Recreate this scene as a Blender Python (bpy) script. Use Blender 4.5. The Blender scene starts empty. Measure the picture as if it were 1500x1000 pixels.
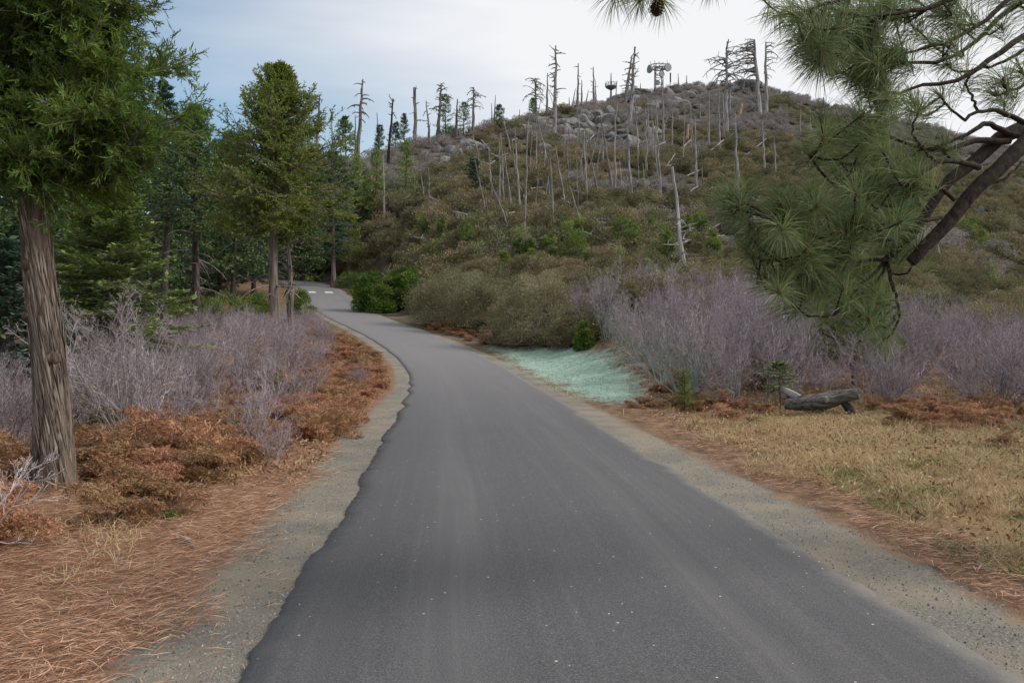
import bpy, math, random
import numpy as np
rng = np.random.default_rng(11)
random.seed(11)
scene = bpy.context.scene
COL = scene.collection

# ------------------------------------------------------------------ camera
F = 1500 * 28.0 / 36.0
TILT = 20.0 / F
CAMZ = 1.6
cam_data = bpy.data.cameras.new('camera')
cam_data.lens = 28.0
cam_data.sensor_width = 36.0
cam_data.clip_start = 0.05
cam_data.clip_end = 3000
cam = bpy.data.objects.new('camera', cam_data)
COL.objects.link(cam)
cam.location = (0, 0, CAMZ)
cam.rotation_euler = (math.pi / 2 - TILT, 0, 0)
scene.camera = cam

# ------------------------------------------------------------------ light
SUN_AZ = math.radians(97)      # clockwise from +Y (view direction): to the right
SUN_EL = math.radians(40)
world = bpy.data.worlds.new('World')
scene.world = world
world.use_nodes = True
wn = world.node_tree
wn.nodes.clear()
def wnode(t, **k):
    n = wn.nodes.new(t)
    for a, b in k.items():
        setattr(n, a, b)
    return n
out = wnode('ShaderNodeOutputWorld')
bg = wnode('ShaderNodeBackground')
sky = wnode('ShaderNodeTexSky', sky_type='NISHITA', sun_disc=False)
sky.sun_elevation = SUN_EL
sky.sun_rotation = SUN_AZ
sky.air_density = 1.0
sky.dust_density = 0.4
sky.ozone_density = 1.0
tc = wnode('ShaderNodeTexCoord')
sund = (math.sin(SUN_AZ) * math.cos(SUN_EL), math.cos(SUN_AZ) * math.cos(SUN_EL), math.sin(SUN_EL))
dot = wnode('ShaderNodeVectorMath', operation='DOT_PRODUCT')
dot.inputs[1].default_value = sund
wn.links.new(tc.outputs['Generated'], dot.inputs[0])
mr = wnode('ShaderNodeMapRange')
mr.inputs[1].default_value = -0.34
mr.inputs[2].default_value = 0.33
mr.interpolation_type = 'SMOOTHSTEP'
wn.links.new(dot.outputs['Value'], mr.inputs[0])
# thin streaky high cloud
mp = wnode('ShaderNodeMapping')
mp.inputs['Rotation'].default_value = (0.25, 0.12, 0.5)
mp.inputs['Scale'].default_value = (1.2, 1.6, 7.0)
wn.links.new(tc.outputs['Generated'], mp.inputs[0])
nz = wnode('ShaderNodeTexNoise')
nz.inputs['Scale'].default_value = 1.6
nz.inputs['Detail'].default_value = 5
nz.inputs['Roughness'].default_value = 0.5
wn.links.new(mp.outputs[0], nz.inputs['Vector'])
ml = wnode('ShaderNodeMath', operation='MULTIPLY_ADD')
wn.links.new(nz.outputs['Fac'], ml.inputs[0])
ml.inputs[1].default_value = 0.75
wn.links.new(mr.outputs[0], ml.inputs[2])
cl = wnode('ShaderNodeMapRange')
cl.inputs[1].default_value = 0.42
cl.inputs[2].default_value = 1.2
cl.inputs[3].default_value = 0.0
cl.inputs[4].default_value = 0.96
wn.links.new(ml.outputs[0], cl.inputs[0])
mixc = wnode('ShaderNodeMix', data_type='RGBA')
wn.links.new(cl.outputs[0], mixc.inputs['Factor'])
tint = wnode('ShaderNodeMix', data_type='RGBA', blend_type='MULTIPLY')
tint.inputs['Factor'].default_value = 1.0
tint.inputs['B'].default_value = (0.74, 0.93, 0.93, 1)
wn.links.new(sky.outputs[0], tint.inputs['A'])
wn.links.new(tint.outputs['Result'], mixc.inputs['A'])
mixc.inputs['B'].default_value = (6.2, 6.2, 6.3, 1)      # veil of high cloud
wn.links.new(mixc.outputs['Result'], bg.inputs['Color'])
bg.inputs['Strength'].default_value = 0.1
wn.links.new(bg.outputs[0], out.inputs['Surface'])

sun_data = bpy.data.lights.new('sun', 'SUN')
sun_data.energy = 2.1
sun_data.angle = math.radians(20)
sun_data.color = (1.0, 0.95, 0.90)
sun = bpy.data.objects.new('sun', sun_data)
COL.objects.link(sun)
sun.rotation_euler = (math.pi / 2 - SUN_EL, 0, math.pi - SUN_AZ)
scene.view_settings.view_transform = 'Standard'
scene.view_settings.look = 'None'
scene.view_settings.gamma = 1.0
scene.view_settings.exposure = 0.6

# ------------------------------------------------------------------ helpers
def tag(o, label=None, cat=None, group=None, kind=None):
    if label: o['label'] = label
    if cat: o['category'] = cat
    if group: o['group'] = group
    if kind: o['kind'] = kind
    return o

def nrm(v):
    v = np.asarray(v, float)
    return v / np.maximum(np.linalg.norm(v, axis=-1, keepdims=True), 1e-9)

class MB:
    """collects geometry; build() links it as one mesh object"""
    def __init__(self):
        self.V = []; self.F = []; self.M = []; self.R = []; self.n = 0
    def add(self, V, Fc, mat=0, rnd=None):
        V = np.asarray(V, float).reshape(-1, 3); Fc = np.asarray(Fc, int)
        self.V.append(V); self.F.append(Fc + self.n); self.n += len(V)
        self.M.append(np.full(len(Fc), mat, np.int32))
        self.R.append(np.full(len(Fc), rng.random(), np.float32) if rnd is None else np.broadcast_to(np.asarray(rnd, np.float32), (len(Fc),)))
    def mesh(self, name, mats, smooth=False):
        me = bpy.data.meshes.new(name)
        V = np.concatenate(self.V).astype(np.float32)
        ls = np.concatenate([np.full(len(f), f.shape[1], np.int32) for f in self.F])
        idx = np.concatenate([f.ravel() for f in self.F]).astype(np.int32)
        me.vertices.add(len(V)); me.vertices.foreach_set('co', V.ravel())
        me.loops.add(len(idx)); me.loops.foreach_set('vertex_index', idx)
        me.polygons.add(len(ls))
        st = np.concatenate([[0], np.cumsum(ls)[:-1]]).astype(np.int32)
        me.polygons.foreach_set('loop_start', st)
        me.polygons.foreach_set('loop_total', ls)
        me.polygons.foreach_set('material_index', np.concatenate(self.M))
        me.polygons.foreach_set('use_smooth', np.full(len(ls), smooth, bool))
        a = me.attributes.new('rnd', 'FLOAT', 'FACE')
        a.data.foreach_set('value', np.concatenate(self.R).astype(np.float32))
        for m in (mats if isinstance(mats, (list, tuple)) else [mats]):
            me.materials.append(m)
        me.update(calc_edges=True)
        me.validate()
        return me
    def build(self, name, mats, parent=None, smooth=False):
        return link(name, self.mesh(name, mats, smooth), parent)

def link(name, me, parent=None, loc=None):
    o = bpy.data.objects.new(name, me)
    COL.objects.link(o)
    if parent is not None: o.parent = parent
    if loc is not None: o.location = loc
    return o

def empty(name, loc, rz=0.0):
    o = bpy.data.objects.new(name, None)
    COL.objects.link(o)
    o.location = loc; o.rotation_euler = (0, 0, rz)
    o.empty_display_size = 0.2
    return o

def perp(D):
    ref = np.where(np.abs(D[..., 2:3]) > 0.9, np.array([1.0, 0, 0]), np.array([0, 0, 1.0]))
    S = nrm(np.cross(D, ref))
    return S, np.cross(S, D)

def tube(mb, path, rad, sides=6, mat=0, rnd=None, cap=True, rough=0.0):
    P = np.asarray(path, float); n = len(P)
    R = np.broadcast_to(np.asarray(rad, float), (n,))
    T = nrm(np.gradient(P, axis=0))
    S, U = perp(T)
    for i in range(1, n):                       # keep the frame from flipping
        s = S[i - 1] - T[i] * np.dot(S[i - 1], T[i])
        S[i] = s / max(np.linalg.norm(s), 1e-9); U[i] = np.cross(S[i], T[i])
    a = np.linspace(0, 2 * math.pi, sides, endpoint=False)
    rr = R[:, None] * (1 + rough * (rng.random((n, sides)) - 0.5) * 2)
    V = P[:, None, :] + rr[..., None] * (np.cos(a)[None, :, None] * S[:, None, :] + np.sin(a)[None, :, None] * U[:, None, :])
    i, j = np.meshgrid(np.arange(n - 1), np.arange(sides), indexing='ij')
    j2 = (j + 1) % sides
    Fq = np.stack([i * sides + j, i * sides + j2, (i + 1) * sides + j2, (i + 1) * sides + j], -1).reshape(-1, 4)
    r = rng.random() if rnd is None else rnd
    mb.add(V.reshape(-1, 3), Fq, mat, r)
    if cap:
        mb.add(V[-1], np.arange(sides)[None, :], mat, r)
        mb.add(V[0], np.arange(sides)[None, ::-1], mat, r)

def sticks(mb, P0, P1, r0, r1, sides=3, mat=0, rnd=None):
    P0 = np.asarray(P0, float); P1 = np.asarray(P1, float); m = len(P0)
    if m == 0: return
    r0 = np.broadcast_to(r0, (m,)); r1 = np.broadcast_to(r1, (m,))
    D = nrm(P1 - P0); S, U = perp(D)
    a = np.linspace(0, 2 * math.pi, sides, endpoint=False)
    C = np.cos(a)[None, :, None] * S[:, None, :] + np.sin(a)[None, :, None] * U[:, None, :]
    V = np.concatenate([P0[:, None] + C * r0[:, None, None], P1[:, None] + C * r1[:, None, None]], 1)
    b = (np.arange(m) * 2 * sides)[:, None, None]
    j = np.arange(sides); j2 = (j + 1) % sides
    q = np.stack([j, j2, sides + j2, sides + j], -1)[None]
    if rnd is None: rnd = rng.random(m)
    mb.add(V.reshape(-1, 3), (b + q).reshape(-1, 4), mat, np.repeat(np.broadcast_to(rnd, (m,)), sides))

def leaves(mb, P, D, N, L, W, mat=0, rnd=None, bow=0.0):
    """leaf-shaped quads"""
    P = np.asarray(P, float); m = len(P)
    if m == 0: return
    L = np.broadcast_to(L, (m,))[:, None]; W = np.broadcast_to(W, (m,))[:, None]
    D = nrm(D); S = nrm(np.cross(D, N)); U = np.cross(S, D)
    mid = P + D * L * 0.5 + U * L * bow
    V = np.stack([P, mid + S * W / 2, P + D * L, mid - S * W / 2], 1)
    Fq = np.arange(m * 4).reshape(m, 4)
    mb.add(V.reshape(-1, 3), Fq, mat, rng.random(m) if rnd is None else rnd)

def rdir(n, up=0.0):
    v = rng.normal(size=(n, 3)); v[:, 2] += up
    return nrm(v)

def smooth01(a, b, x):
    t = np.clip((x - a) / (b - a), 0, 1)
    return t * t * (3 - 2 * t)

def vnoise(x, y, seed=0):
    """smooth value noise"""
    x = np.asarray(x, float); y = np.asarray(y, float)
    xi = np.floor(x).astype(np.int64); yi = np.floor(y).astype(np.int64)
    fx = x - xi; fy = y - yi; fx = fx * fx * (3 - 2 * fx); fy = fy * fy * (3 - 2 * fy)
    def h(a, b):
        n = (a * 374761393 + b * 668265263 + seed * 1442695041) & 0x7fffffff
        n = ((n ^ (n >> 13)) * 1274126177) & 0x7fffffff
        return ((n ^ (n >> 16)) & 0xffff) / 65535.0
    return (h(xi, yi) * (1 - fx) + h(xi + 1, yi) * fx) * (1 - fy) + (h(xi, yi + 1) * (1 - fx) + h(xi + 1, yi + 1) * fx) * fy

# ------------------------------------------------------------------ materials
def mat_new(name):
    m = bpy.data.materials.new(name); m.use_nodes = True
    m.node_tree.nodes.clear()
    return m, m.node_tree
class NT:
    def __init__(s, name):
        s.m, s.t = mat_new(name)
        s.o = s.n('ShaderNodeOutputMaterial')
    def n(s, t, **k):
        x = s.t.nodes.new(t)
        for a, b in k.items(): setattr(x, a, b)
        return x
    def l(s, a, b): s.t.links.new(a, b)
    def attr(s, name): return s.n('ShaderNodeAttribute', attribute_name=name).outputs['Fac']
    def coord(s): return s.n('ShaderNodeTexCoord').outputs['Object']
    def noise(s, scale, detail=3, rough=0.55, vec=None, stretch=None):
        v = vec if vec is not None else s.coord()
        if stretch is not None:
            mp = s.n('ShaderNodeMapping'); mp.inputs['Scale'].default_value = stretch
            s.l(v, mp.inputs[0]); v = mp.outputs[0]
        x = s.n('ShaderNodeTexNoise')
        x.inputs['Scale'].default_value = scale; x.inputs['Detail'].default_value = detail; x.inputs['Roughness'].default_value = rough
        s.l(v, x.inputs['Vector'])
        return x.outputs['Fac']
    def rng(s, v, a, b, c=0.0, d=1.0, smooth=False):
        x = s.n('ShaderNodeMapRange'); x.interpolation_type = 'SMOOTHSTEP' if smooth else 'LINEAR'
        for i, k in enumerate((a, b, c, d)): x.inputs[i + 1].default_value = k
        s.l(v, x.inputs[0]); return x.outputs[0]
    def math(s, op, a, b=0.0, c=None):
        x = s.n('ShaderNodeMath', operation=op)
        for i, k in enumerate((a, b, c)):
            if k is None: continue
            if isinstance(k, (int, float)): x.inputs[i].default_value = k
            else: s.l(k, x.inputs[i])
        return x.outputs[0]
    def mix(s, f, a, b, blend='MIX'):
        x = s.n('ShaderNodeMix', data_type='RGBA', blend_type=blend)
        if isinstance(f, (int, float)): x.inputs['Factor'].default_value = f
        else: s.l(f, x.inputs['Factor'])
        for nm, k in (('A', a), ('B', b)):
            if isinstance(k, tuple): x.inputs[nm].default_value = (*k, 1)
            else: s.l(k, x.inputs[nm])
        return x.outputs['Result']
    def ramp(s, f, stops):
        x = s.n('ShaderNodeValToRGB'); e = x.color_ramp.elements
        while len(e) < len(stops): e.new(0.5)
        for i, (p, c) in enumerate(stops):
            e[i].position = p; e[i].color = (*c, 1)
        s.l(f, x.inputs[0]); return x.outputs[0]
    def bump(s, h, strength=0.4, dist=0.01):
        x = s.n('ShaderNodeBump'); x.inputs['Strength'].default_value = strength; x.inputs['Distance'].default_value = dist
        s.l(h, x.inputs['Height']); return x.outputs[0]
    def bsdf(s, col, rough=0.9, spec=0.3, normal=None):
        p = s.n('ShaderNodeBsdfPrincipled')
        if isinstance(col, tuple): p.inputs['Base Color'].default_value = (*col, 1)
        else: s.l(col, p.inputs['Base Color'])
        if isinstance(rough, (int, float)): p.inputs['Roughness'].default_value = rough
        else: s.l(rough, p.inputs['Roughness'])
        p.inputs['Specular IOR Level'].default_value = spec
        if normal is not None: s.l(normal, p.inputs['Normal'])
        s.l(p.outputs[0], s.o.inputs['Surface'])
        return p

def leaf_mat(name, stops, trans=0.25, objvar=0.25, rough=0.6):
    s = NT(name)
    c = s.ramp(s.attr('rnd'), [(i / (len(stops) - 1), k) for i, k in enumerate(stops)])
    oi = s.n('ShaderNodeObjectInfo')
    v = s.rng(oi.outputs['Random'], 0, 1, 1 - objvar, 1 + objvar)
    hs = s.n('ShaderNodeHueSaturation'); s.l(c, hs.inputs['Color']); s.l(v, hs.inputs['Value'])
    hv = s.rng(oi.outputs['Random'], 0, 1, 0.5 + objvar * 0.06, 0.5 - objvar * 0.06); s.l(hv, hs.inputs['Hue'])
    d = s.n('ShaderNodeBsdfPrincipled'); s.l(hs.outputs[0], d.inputs['Base Color']); d.inputs['Roughness'].default_value = rough
    d.inputs['Specular IOR Level'].default_value = 0.25
    if trans > 0:
        t = s.n('ShaderNodeBsdfTranslucent'); s.l(hs.outputs[0], t.inputs['Color'])
        mx = s.n('ShaderNodeMixShader'); mx.inputs[0].default_value = trans
        s.l(d.outputs[0], mx.inputs[1]); s.l(t.outputs[0], mx.inputs[2]); s.l(mx.outputs[0], s.o.inputs['Surface'])
    else:
        s.l(d.outputs[0], s.o.inputs['Surface'])
    return s.m

def bark_mat(name, c1, c2, scale=6, stretch=(1, 1, 0.12), bump=0.8, dist=0.03):
    s = NT(name)
    n1 = s.noise(scale, 6, 0.65, stretch=stretch)
    n2 = s.noise(2.3, 3)
    c = s.ramp(n1, [(0.36, c1), (0.62, c2)])
    c = s.mix(s.rng(n2, 0.4, 0.7, 0, 0.45), c, tuple(0.55 * k for k in c2))
    s.bsdf(c, 0.95, 0.15, s.bump(n1, bump, dist))
    return s.m

M = {}
M['cedar_bark'] = bark_mat('cedar_bark', (0.02, 0.015, 0.013), (0.23, 0.175, 0.135), 14, (1, 1, 0.09), 1.0, 0.07)
M['bark_strip'] = leaf_mat('bark_strip', [(0.05, 0.04, 0.034), (0.14, 0.115, 0.095), (0.27, 0.225, 0.185)], 0, 0, 0.95)
M['grey_bark'] = bark_mat('grey_bark', (0.055, 0.046, 0.04), (0.24, 0.195, 0.17), 7)
M['dark_bark'] = bark_mat('dark_bark', (0.02, 0.017, 0.015), (0.10, 0.08, 0.07), 10, (1, 1, 0.3))
M['pine_bark'] = bark_mat('pine_bark', (0.014, 0.011, 0.010), (0.065, 0.05, 0.043), 30, (1, 1, 0.6), 0.9, 0.012)
M['dead_wood'] = bark_mat('dead_wood', (0.11, 0.10, 0.097), (0.34, 0.32, 0.315), 5, (1, 1, 0.15), 0.5)
M['dark_dead_wood'] = bark_mat('dark_dead_wood', (0.06, 0.052, 0.05), (0.25, 0.22, 0.21), 5, (1, 1, 0.15), 0.5)  # darker wood; on ridge snags this colour paints in their backlit shade
M['log_wood'] = bark_mat('log_wood', (0.03, 0.027, 0.025), (0.20, 0.18, 0.165), 16, (0.12, 1, 1), 1.0, 0.05)
M['pale_wood'] = bark_mat('pale_wood', (0.16, 0.15, 0.14), (0.46, 0.43, 0.41), 5, (1, 1, 0.15), 0.5)
M['charred_wood'] = bark_mat('charred_wood', (0.012, 0.012, 0.012), (0.05, 0.045, 0.043), 8)
M['split_wood'] = bark_mat('split_wood', (0.3, 0.17, 0.09), (0.5, 0.33, 0.2), 8)
M['twig'] = leaf_mat('twig_bark', [(0.11, 0.086, 0.088), (0.285, 0.238, 0.256), (0.44, 0.382, 0.405)], 0.0, 0.22, 0.8)
M['pale_twig'] = leaf_mat('pale_twig_bark', [(0.18, 0.15, 0.15), (0.36, 0.315, 0.325), (0.54, 0.485, 0.495)], 0.0, 0.15, 0.8)
M['cedar_leaf'] = leaf_mat('cedar_leaf', [(0.035, 0.068, 0.013), (0.08, 0.142, 0.026), (0.20, 0.265, 0.048)], 0.4, 0.05)
M['cedar_leaf_yellow'] = leaf_mat('cedar_leaf_yellow', [(0.075, 0.108, 0.02), (0.165, 0.21, 0.036), (0.29, 0.32, 0.065)], 0.42, 0.1)
M['fir_leaf'] = leaf_mat('fir_leaf', [(0.09, 0.135, 0.045), (0.19, 0.26, 0.08), (0.30, 0.37, 0.125)], 0.2, 0.15)
M['blue_fir_leaf'] = leaf_mat('blue_fir_leaf', [(0.04, 0.082, 0.05), (0.09, 0.16, 0.10), (0.16, 0.23, 0.155)], 0.2, 0.15)
M['dark_conifer_leaf'] = leaf_mat('dark_conifer_leaf', [(0.036, 0.068, 0.026), (0.085, 0.14, 0.05), (0.16, 0.215, 0.075)], 0.2, 0.25)
M['pine_needle'] = leaf_mat('pine_needle', [(0.055, 0.085, 0.035), (0.14, 0.19, 0.075), (0.29, 0.32, 0.14)], 0.4, 0.05, 0.45)
M['young_pine_needle'] = leaf_mat('young_pine_needle', [(0.075, 0.11, 0.025), (0.15, 0.19, 0.045), (0.23, 0.25, 0.07)], 0.25, 0.05)
M['brush_leaf'] = leaf_mat('brush_leaf', [(0.075, 0.064, 0.036), (0.165, 0.135, 0.075), (0.175, 0.168, 0.078), (0.29, 0.265, 0.145)], 0.3, 0.42)
M['olive_leaf'] = leaf_mat('olive_leaf', [(0.11, 0.10, 0.055), (0.23, 0.212, 0.115), (0.36, 0.335, 0.19)], 0.3, 0.18)
M['bright_leaf'] = leaf_mat('bright_leaf', [(0.055, 0.09, 0.018), (0.13, 0.19, 0.036), (0.25, 0.31, 0.07)], 0.4, 0.2)
M['pale_leaf'] = leaf_mat('pale_leaf', [(0.13, 0.15, 0.06), (0.22, 0.25, 0.11), (0.34, 0.36, 0.2)], 0.25, 0.15)
M['sage_leaf'] = leaf_mat('sage_leaf', [(0.13, 0.115, 0.10), (0.25, 0.225, 0.205), (0.37, 0.34, 0.32)], 0.25, 0.2)
M['brush_core'] = leaf_mat('brush_core', [(0.06, 0.045, 0.03), (0.09, 0.068, 0.045)], 0.0, 0.2)
M['fern'] = leaf_mat('dead_fern', [(0.18, 0.088, 0.046), (0.37, 0.195, 0.105), (0.55, 0.36, 0.215)], 0.36, 0.22)
M['leaf_litter'] = leaf_mat('leaf_litter', [(0.15, 0.07, 0.035), (0.32, 0.17, 0.085), (0.5, 0.34, 0.2)], 0.1, 0.2)
M['needle_litter'] = leaf_mat('needle_litter', [(0.12, 0.058, 0.033), (0.32, 0.158, 0.092), (0.43, 0.245, 0.15), (0.57, 0.41, 0.28)], 0.05, 0.0)
M['mint_mulch'] = leaf_mat('mint_mulch', [(0.13, 0.15, 0.12), (0.30, 0.39, 0.32), (0.46, 0.56, 0.47), (0.60, 0.64, 0.53)], 0.05, 0.0)
M['dry_grass'] = leaf_mat('dry_grass', [(0.25, 0.16, 0.08), (0.5, 0.37, 0.2), (0.7, 0.56, 0.35)], 0.2, 0.0)
M['green_grass'] = leaf_mat('green_grass', [(0.08, 0.11, 0.03), (0.16, 0.2, 0.05)], 0.2, 0.0)
M['white_paint'] = None
# twigs dusted with green hydroseed dye low down
s = NT('mint_twig')
sep = s.n('ShaderNodeSeparateXYZ'); s.l(s.coord(), sep.inputs[0])
f = s.math('ADD', sep.outputs['Z'], s.math('MULTIPLY', s.noise(3.0, 3), 0.7))
f = s.rng(f, 0.45, 1.35, 0.85, 0.0, True)
c = s.mix(f, s.ramp(s.attr('rnd'), [(0, (0.14, 0.11, 0.11)), (0.5, (0.30, 0.255, 0.265)), (1, (0.44, 0.385, 0.39))]), (0.28, 0.38, 0.32))
s.bsdf(c, 0.85, 0.2); M['mint_twig'] = s.m
# rock
s = NT('granite')
n1 = s.noise(1.7, 6, 0.65); n2 = s.noise(14, 3)
c = s.ramp(n1, [(0.3, (0.07, 0.067, 0.064)), (0.5, (0.165, 0.16, 0.158)), (0.72, (0.29, 0.285, 0.285))])
c = s.mix(s.rng(n2, 0.5, 0.75, 0, 0.5), c, (0.14, 0.135, 0.12))
s.bsdf(c, 0.9, 0.2, s.bump(n1, 0.7, 0.1)); M['rock'] = s.m
def flat(name, col, rough=0.7, spec=0.3):
    s = NT(name); n = s.noise(9, 4)
    s.bsdf(s.mix(s.rng(n, 0.35, 0.7, 0, 0.4), col, tuple(0.6 * k for k in col)), rough, spec); return s.m
M['steel'] = flat('tower_steel', (0.16, 0.165, 0.18), 0.6)
M['dish'] = flat('dish_grey', (0.22, 0.23, 0.25), 0.5)
M['black_paint'] = flat('black_paint', (0.03, 0.03, 0.03))
M['cone'] = flat('cone_scale', (0.12, 0.07, 0.04))
M['bud'] = flat('pine_bud', (0.19, 0.085, 0.045))
M['stone_chip'] = leaf_mat('stone_chip', [(0.05, 0.05, 0.05), (0.16, 0.15, 0.13), (0.22, 0.20, 0.17), (0.33, 0.31, 0.275)], 0, 0)
s = NT('worn_white_paint'); s.bsdf(s.mix(s.rng(s.noise(9, 5, 0.7), 0.45, 0.62), (0.75, 0.75, 0.74), (0.35, 0.35, 0.35)), 0.8); M['white_paint'] = s.m

# ------------------------------------------------------------------ road line and terrain function
def ray(px, py):
    a = (px - 750.0) / F; b = (500.0 - py) / F
    return np.array([a, math.cos(TILT) + b * math.sin(TILT), -math.sin(TILT) + b * math.cos(TILT)])
def at(px, py, d):
    r = ray(px, py)
    return np.array([0, 0, CAMZ]) + r * (d / r[1])

ctrl = np.array([(1.5, -16, 0), (1.15, -10, 0), (0.85, -3, 0), (0.6, 2.5, 0), (0.44, 4.5, 0), (0.25, 7.2, 0), (-0.06, 10.4, 0), (-0.5, 15.6, 0.0), (-1.25, 23, 0.03),
                 (-2.36, 29, 0.36), (-4.6, 36.5, 0.97), (-7.0, 43, 1.53), (-9.9, 50, 2.24), (-13.1, 59, 3.17), (-16.2, 69, 4.44), (-19.8, 79, 5.75), (-25, 88, 6.9), (-34, 94.5, 7.6), (-48, 98, 8.2)], float)
def catmull(P, step):
    out = []
    for i in range(1, len(P) - 2):
        p0, p1, p2, p3 = P[i - 1:i + 3]
        n = max(2, int(np.linalg.norm(p2 - p1) / step))
        t = np.linspace(0, 1, n, endpoint=False)[:, None]
        out.append(0.5 * ((2 * p1) + (-p0 + p2) * t + (2 * p0 - 5 * p1 + 4 * p2 - p3) * t ** 2 + (-p0 + 3 * p1 - 3 * p2 + p3) * t ** 3))
    return np.concatenate(out)
RC = catmull(ctrl, 0.15)
RT = np.gradient(RC, axis=0); RT[:, 2] = 0; RT = nrm(RT)
RZS = np.gradient(RC[:, 2]) / np.maximum(np.linalg.norm(np.gradient(RC[:, :2], axis=0), axis=1), 1e-6)
RS = np.concatenate([[0], np.cumsum(np.linalg.norm(np.diff(RC, axis=0), axis=1))])
RCs, RTs, RZSs, RSs = RC[::4], RT[::4], RZS[::4], RS[::4]
HALF = 1.68

def road_lat(X, Y):
    X = np.asarray(X, float).ravel(); Y = np.asarray(Y, float).ravel()
    lat = np.empty(len(X)); z = np.empty(len(X)); sa = np.empty(len(X))
    for i in range(0, len(X), 20000):
        x = X[i:i + 20000]; y = Y[i:i + 20000]
        k = np.argmin((x[:, None] - RCs[None, :, 0]) ** 2 + (y[:, None] - RCs[None, :, 1]) ** 2, axis=1)
        dx = x - RCs[k, 0]; dy = y - RCs[k, 1]; t = RTs[k]
        al = dx * t[:, 0] + dy * t[:, 1]
        lt = dx * t[:, 1] - dy * t[:, 0]
        ex = np.maximum(np.abs(al) - 1.0, 0)
        lat[i:i + 20000] = np.where(ex > 0, np.sign(lt) * np.hypot(lt, ex), lt)
        al = np.clip(al, -1, 1)
        z[i:i + 20000] = RCs[k, 2] + RZSs[k] * al
        sa[i:i + 20000] = RSs[k] + al
    return lat, z, sa

# columns: picture bearing of the hill's profile, ground at 30 m, crest distance, crest elevation, exponent
HC = np.array([(-3000, -1.0, 120, 478, 1.6), (-900, -1.0, 115, 470, 1.8), (0, -0.8, 110, 440, 2.0), (150, 0.5, 110, 412, 2.0), (300, 1.2, 112, 345, 2.2), (450, 1.25, 115, 250, 2.2), (520, 0.8, 122, 233, 1.7), (600, 1.0, 137, 217, 1.45),
               (700, 1.0, 152, 198, 1.35), (800, 1.5, 172, 174, 1.35), (900, 2.0, 215, 142, 1.35), (1000, 2.1, 240, 126, 1.35), (1100, 1.9, 240, 128, 1.35), (1200, 1.6, 230, 157, 1.3), (1300, 1.3, 222, 177, 1.3), (1400, 1.0, 218, 201, 1.3),
               (1500, 0.8, 215, 224, 1.3), (2400, 0.3, 200, 340, 1.3), (4500, 0.0, 200, 440, 1.3)], float)
_px = np.linspace(-3000, 4500, 3001)
_tab = np.stack([np.interp(_px, HC[:, 0], HC[:, k]) for k in range(1, 5)], 1)
_k = np.exp(-0.5 * (np.arange(-40, 41) / 14.0) ** 2); _k /= _k.sum()
_tab = np.stack([np.convolve(np.pad(_tab[:, k], 40, mode='edge'), _k, 'valid') for k in range(4)], 1)

def terrain(X, Y, full=False):
    shp = np.shape(X)
    X = np.asarray(X, float).ravel(); Y = np.asarray(Y, float).ravel()
    px = 750 + F * X / np.maximum(Y, 12.0)
    z30, dc, yc, p = [np.interp(px, _px, _tab[:, k]) for k in range(4)]
    zc = CAMZ + (480 - yc) / F * dc
    s_ = np.clip((Y - 30) / (dc - 30), 0, 1)
    zf = z30 + (zc - z30) * s_ ** p
    over = np.maximum(Y - dc, 0)
    zf = np.where(over > 0, zc + np.where(over < 25, 0.18 * over - 0.009 * over ** 2, -1.125 - 0.27 * (over - 25)), zf)
    zf = np.maximum(zf, -25)
    bump = (vnoise(X / 14, Y / 14, 3) - 0.5) * 2.4 + (vnoise(X / 5, Y / 5, 5) - 0.5) * 0.8
    zf = zf + bump * smooth01(32, 70, Y)
    lat, zr, sa = road_lat(X, Y)
    zn = 0.0 - 0.045 * np.maximum(-X - 4.5, 0) + 0.05 * np.clip(X - 3, 0, 8)
    zn = np.maximum(zn, -3) + (vnoise(X / 2.2, Y / 2.2, 9) - 0.5) * 0.16
    w = smooth01(13, 34, Y)
    zt = zn * (1 - w) + zf * w
    b = smooth01(2.5, 7.0 + 0.05 * np.clip(Y, 0, 90), np.abs(lat))
    z = zr * (1 - b) + zt * b
    z = z + (vnoise(X / 0.5, Y / 0.5, 21) - 0.5) * 0.05 * smooth01(2.0, 3.0, np.abs(lat)) * (Y < 60)
    z = z - 0.012 * smooth01(1.6, 2.6, np.abs(lat))
    z = z + (vnoise(X / 0.7, Y / 0.7, 23) - 0.5) * 0.16 * smooth01(3.2, 4.2, lat) * (Y > 13) * (Y < 45)
    if full: return z.reshape(shp), lat.reshape(shp), sa.reshape(shp)
    return z.reshape(shp)
def tz(x, y): return float(terrain(np.array([x]), np.array([y]))[0])

_D = np.concatenate([np.arange(3, 40, 0.25), np.arange(40, 330, 1.0)])
def hit(px, py, lift=0.0):
    """first ground point (plus brush height lift) on the picture ray"""
    r = ray(px, py); r = r / r[1]
    P = np.array([0, 0, CAMZ]) + _D[:, None] * r
    g = terrain(P[:, 0], P[:, 1])
    k = np.nonzero(P[:, 2] <= g + lift)[0]
    if len(k) == 0:
        i = int(np.argmin((P[:, 2] - g - lift) / _D))
    else: i = k[0]
    return np.array([P[i, 0], P[i, 1], g[i]])

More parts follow.
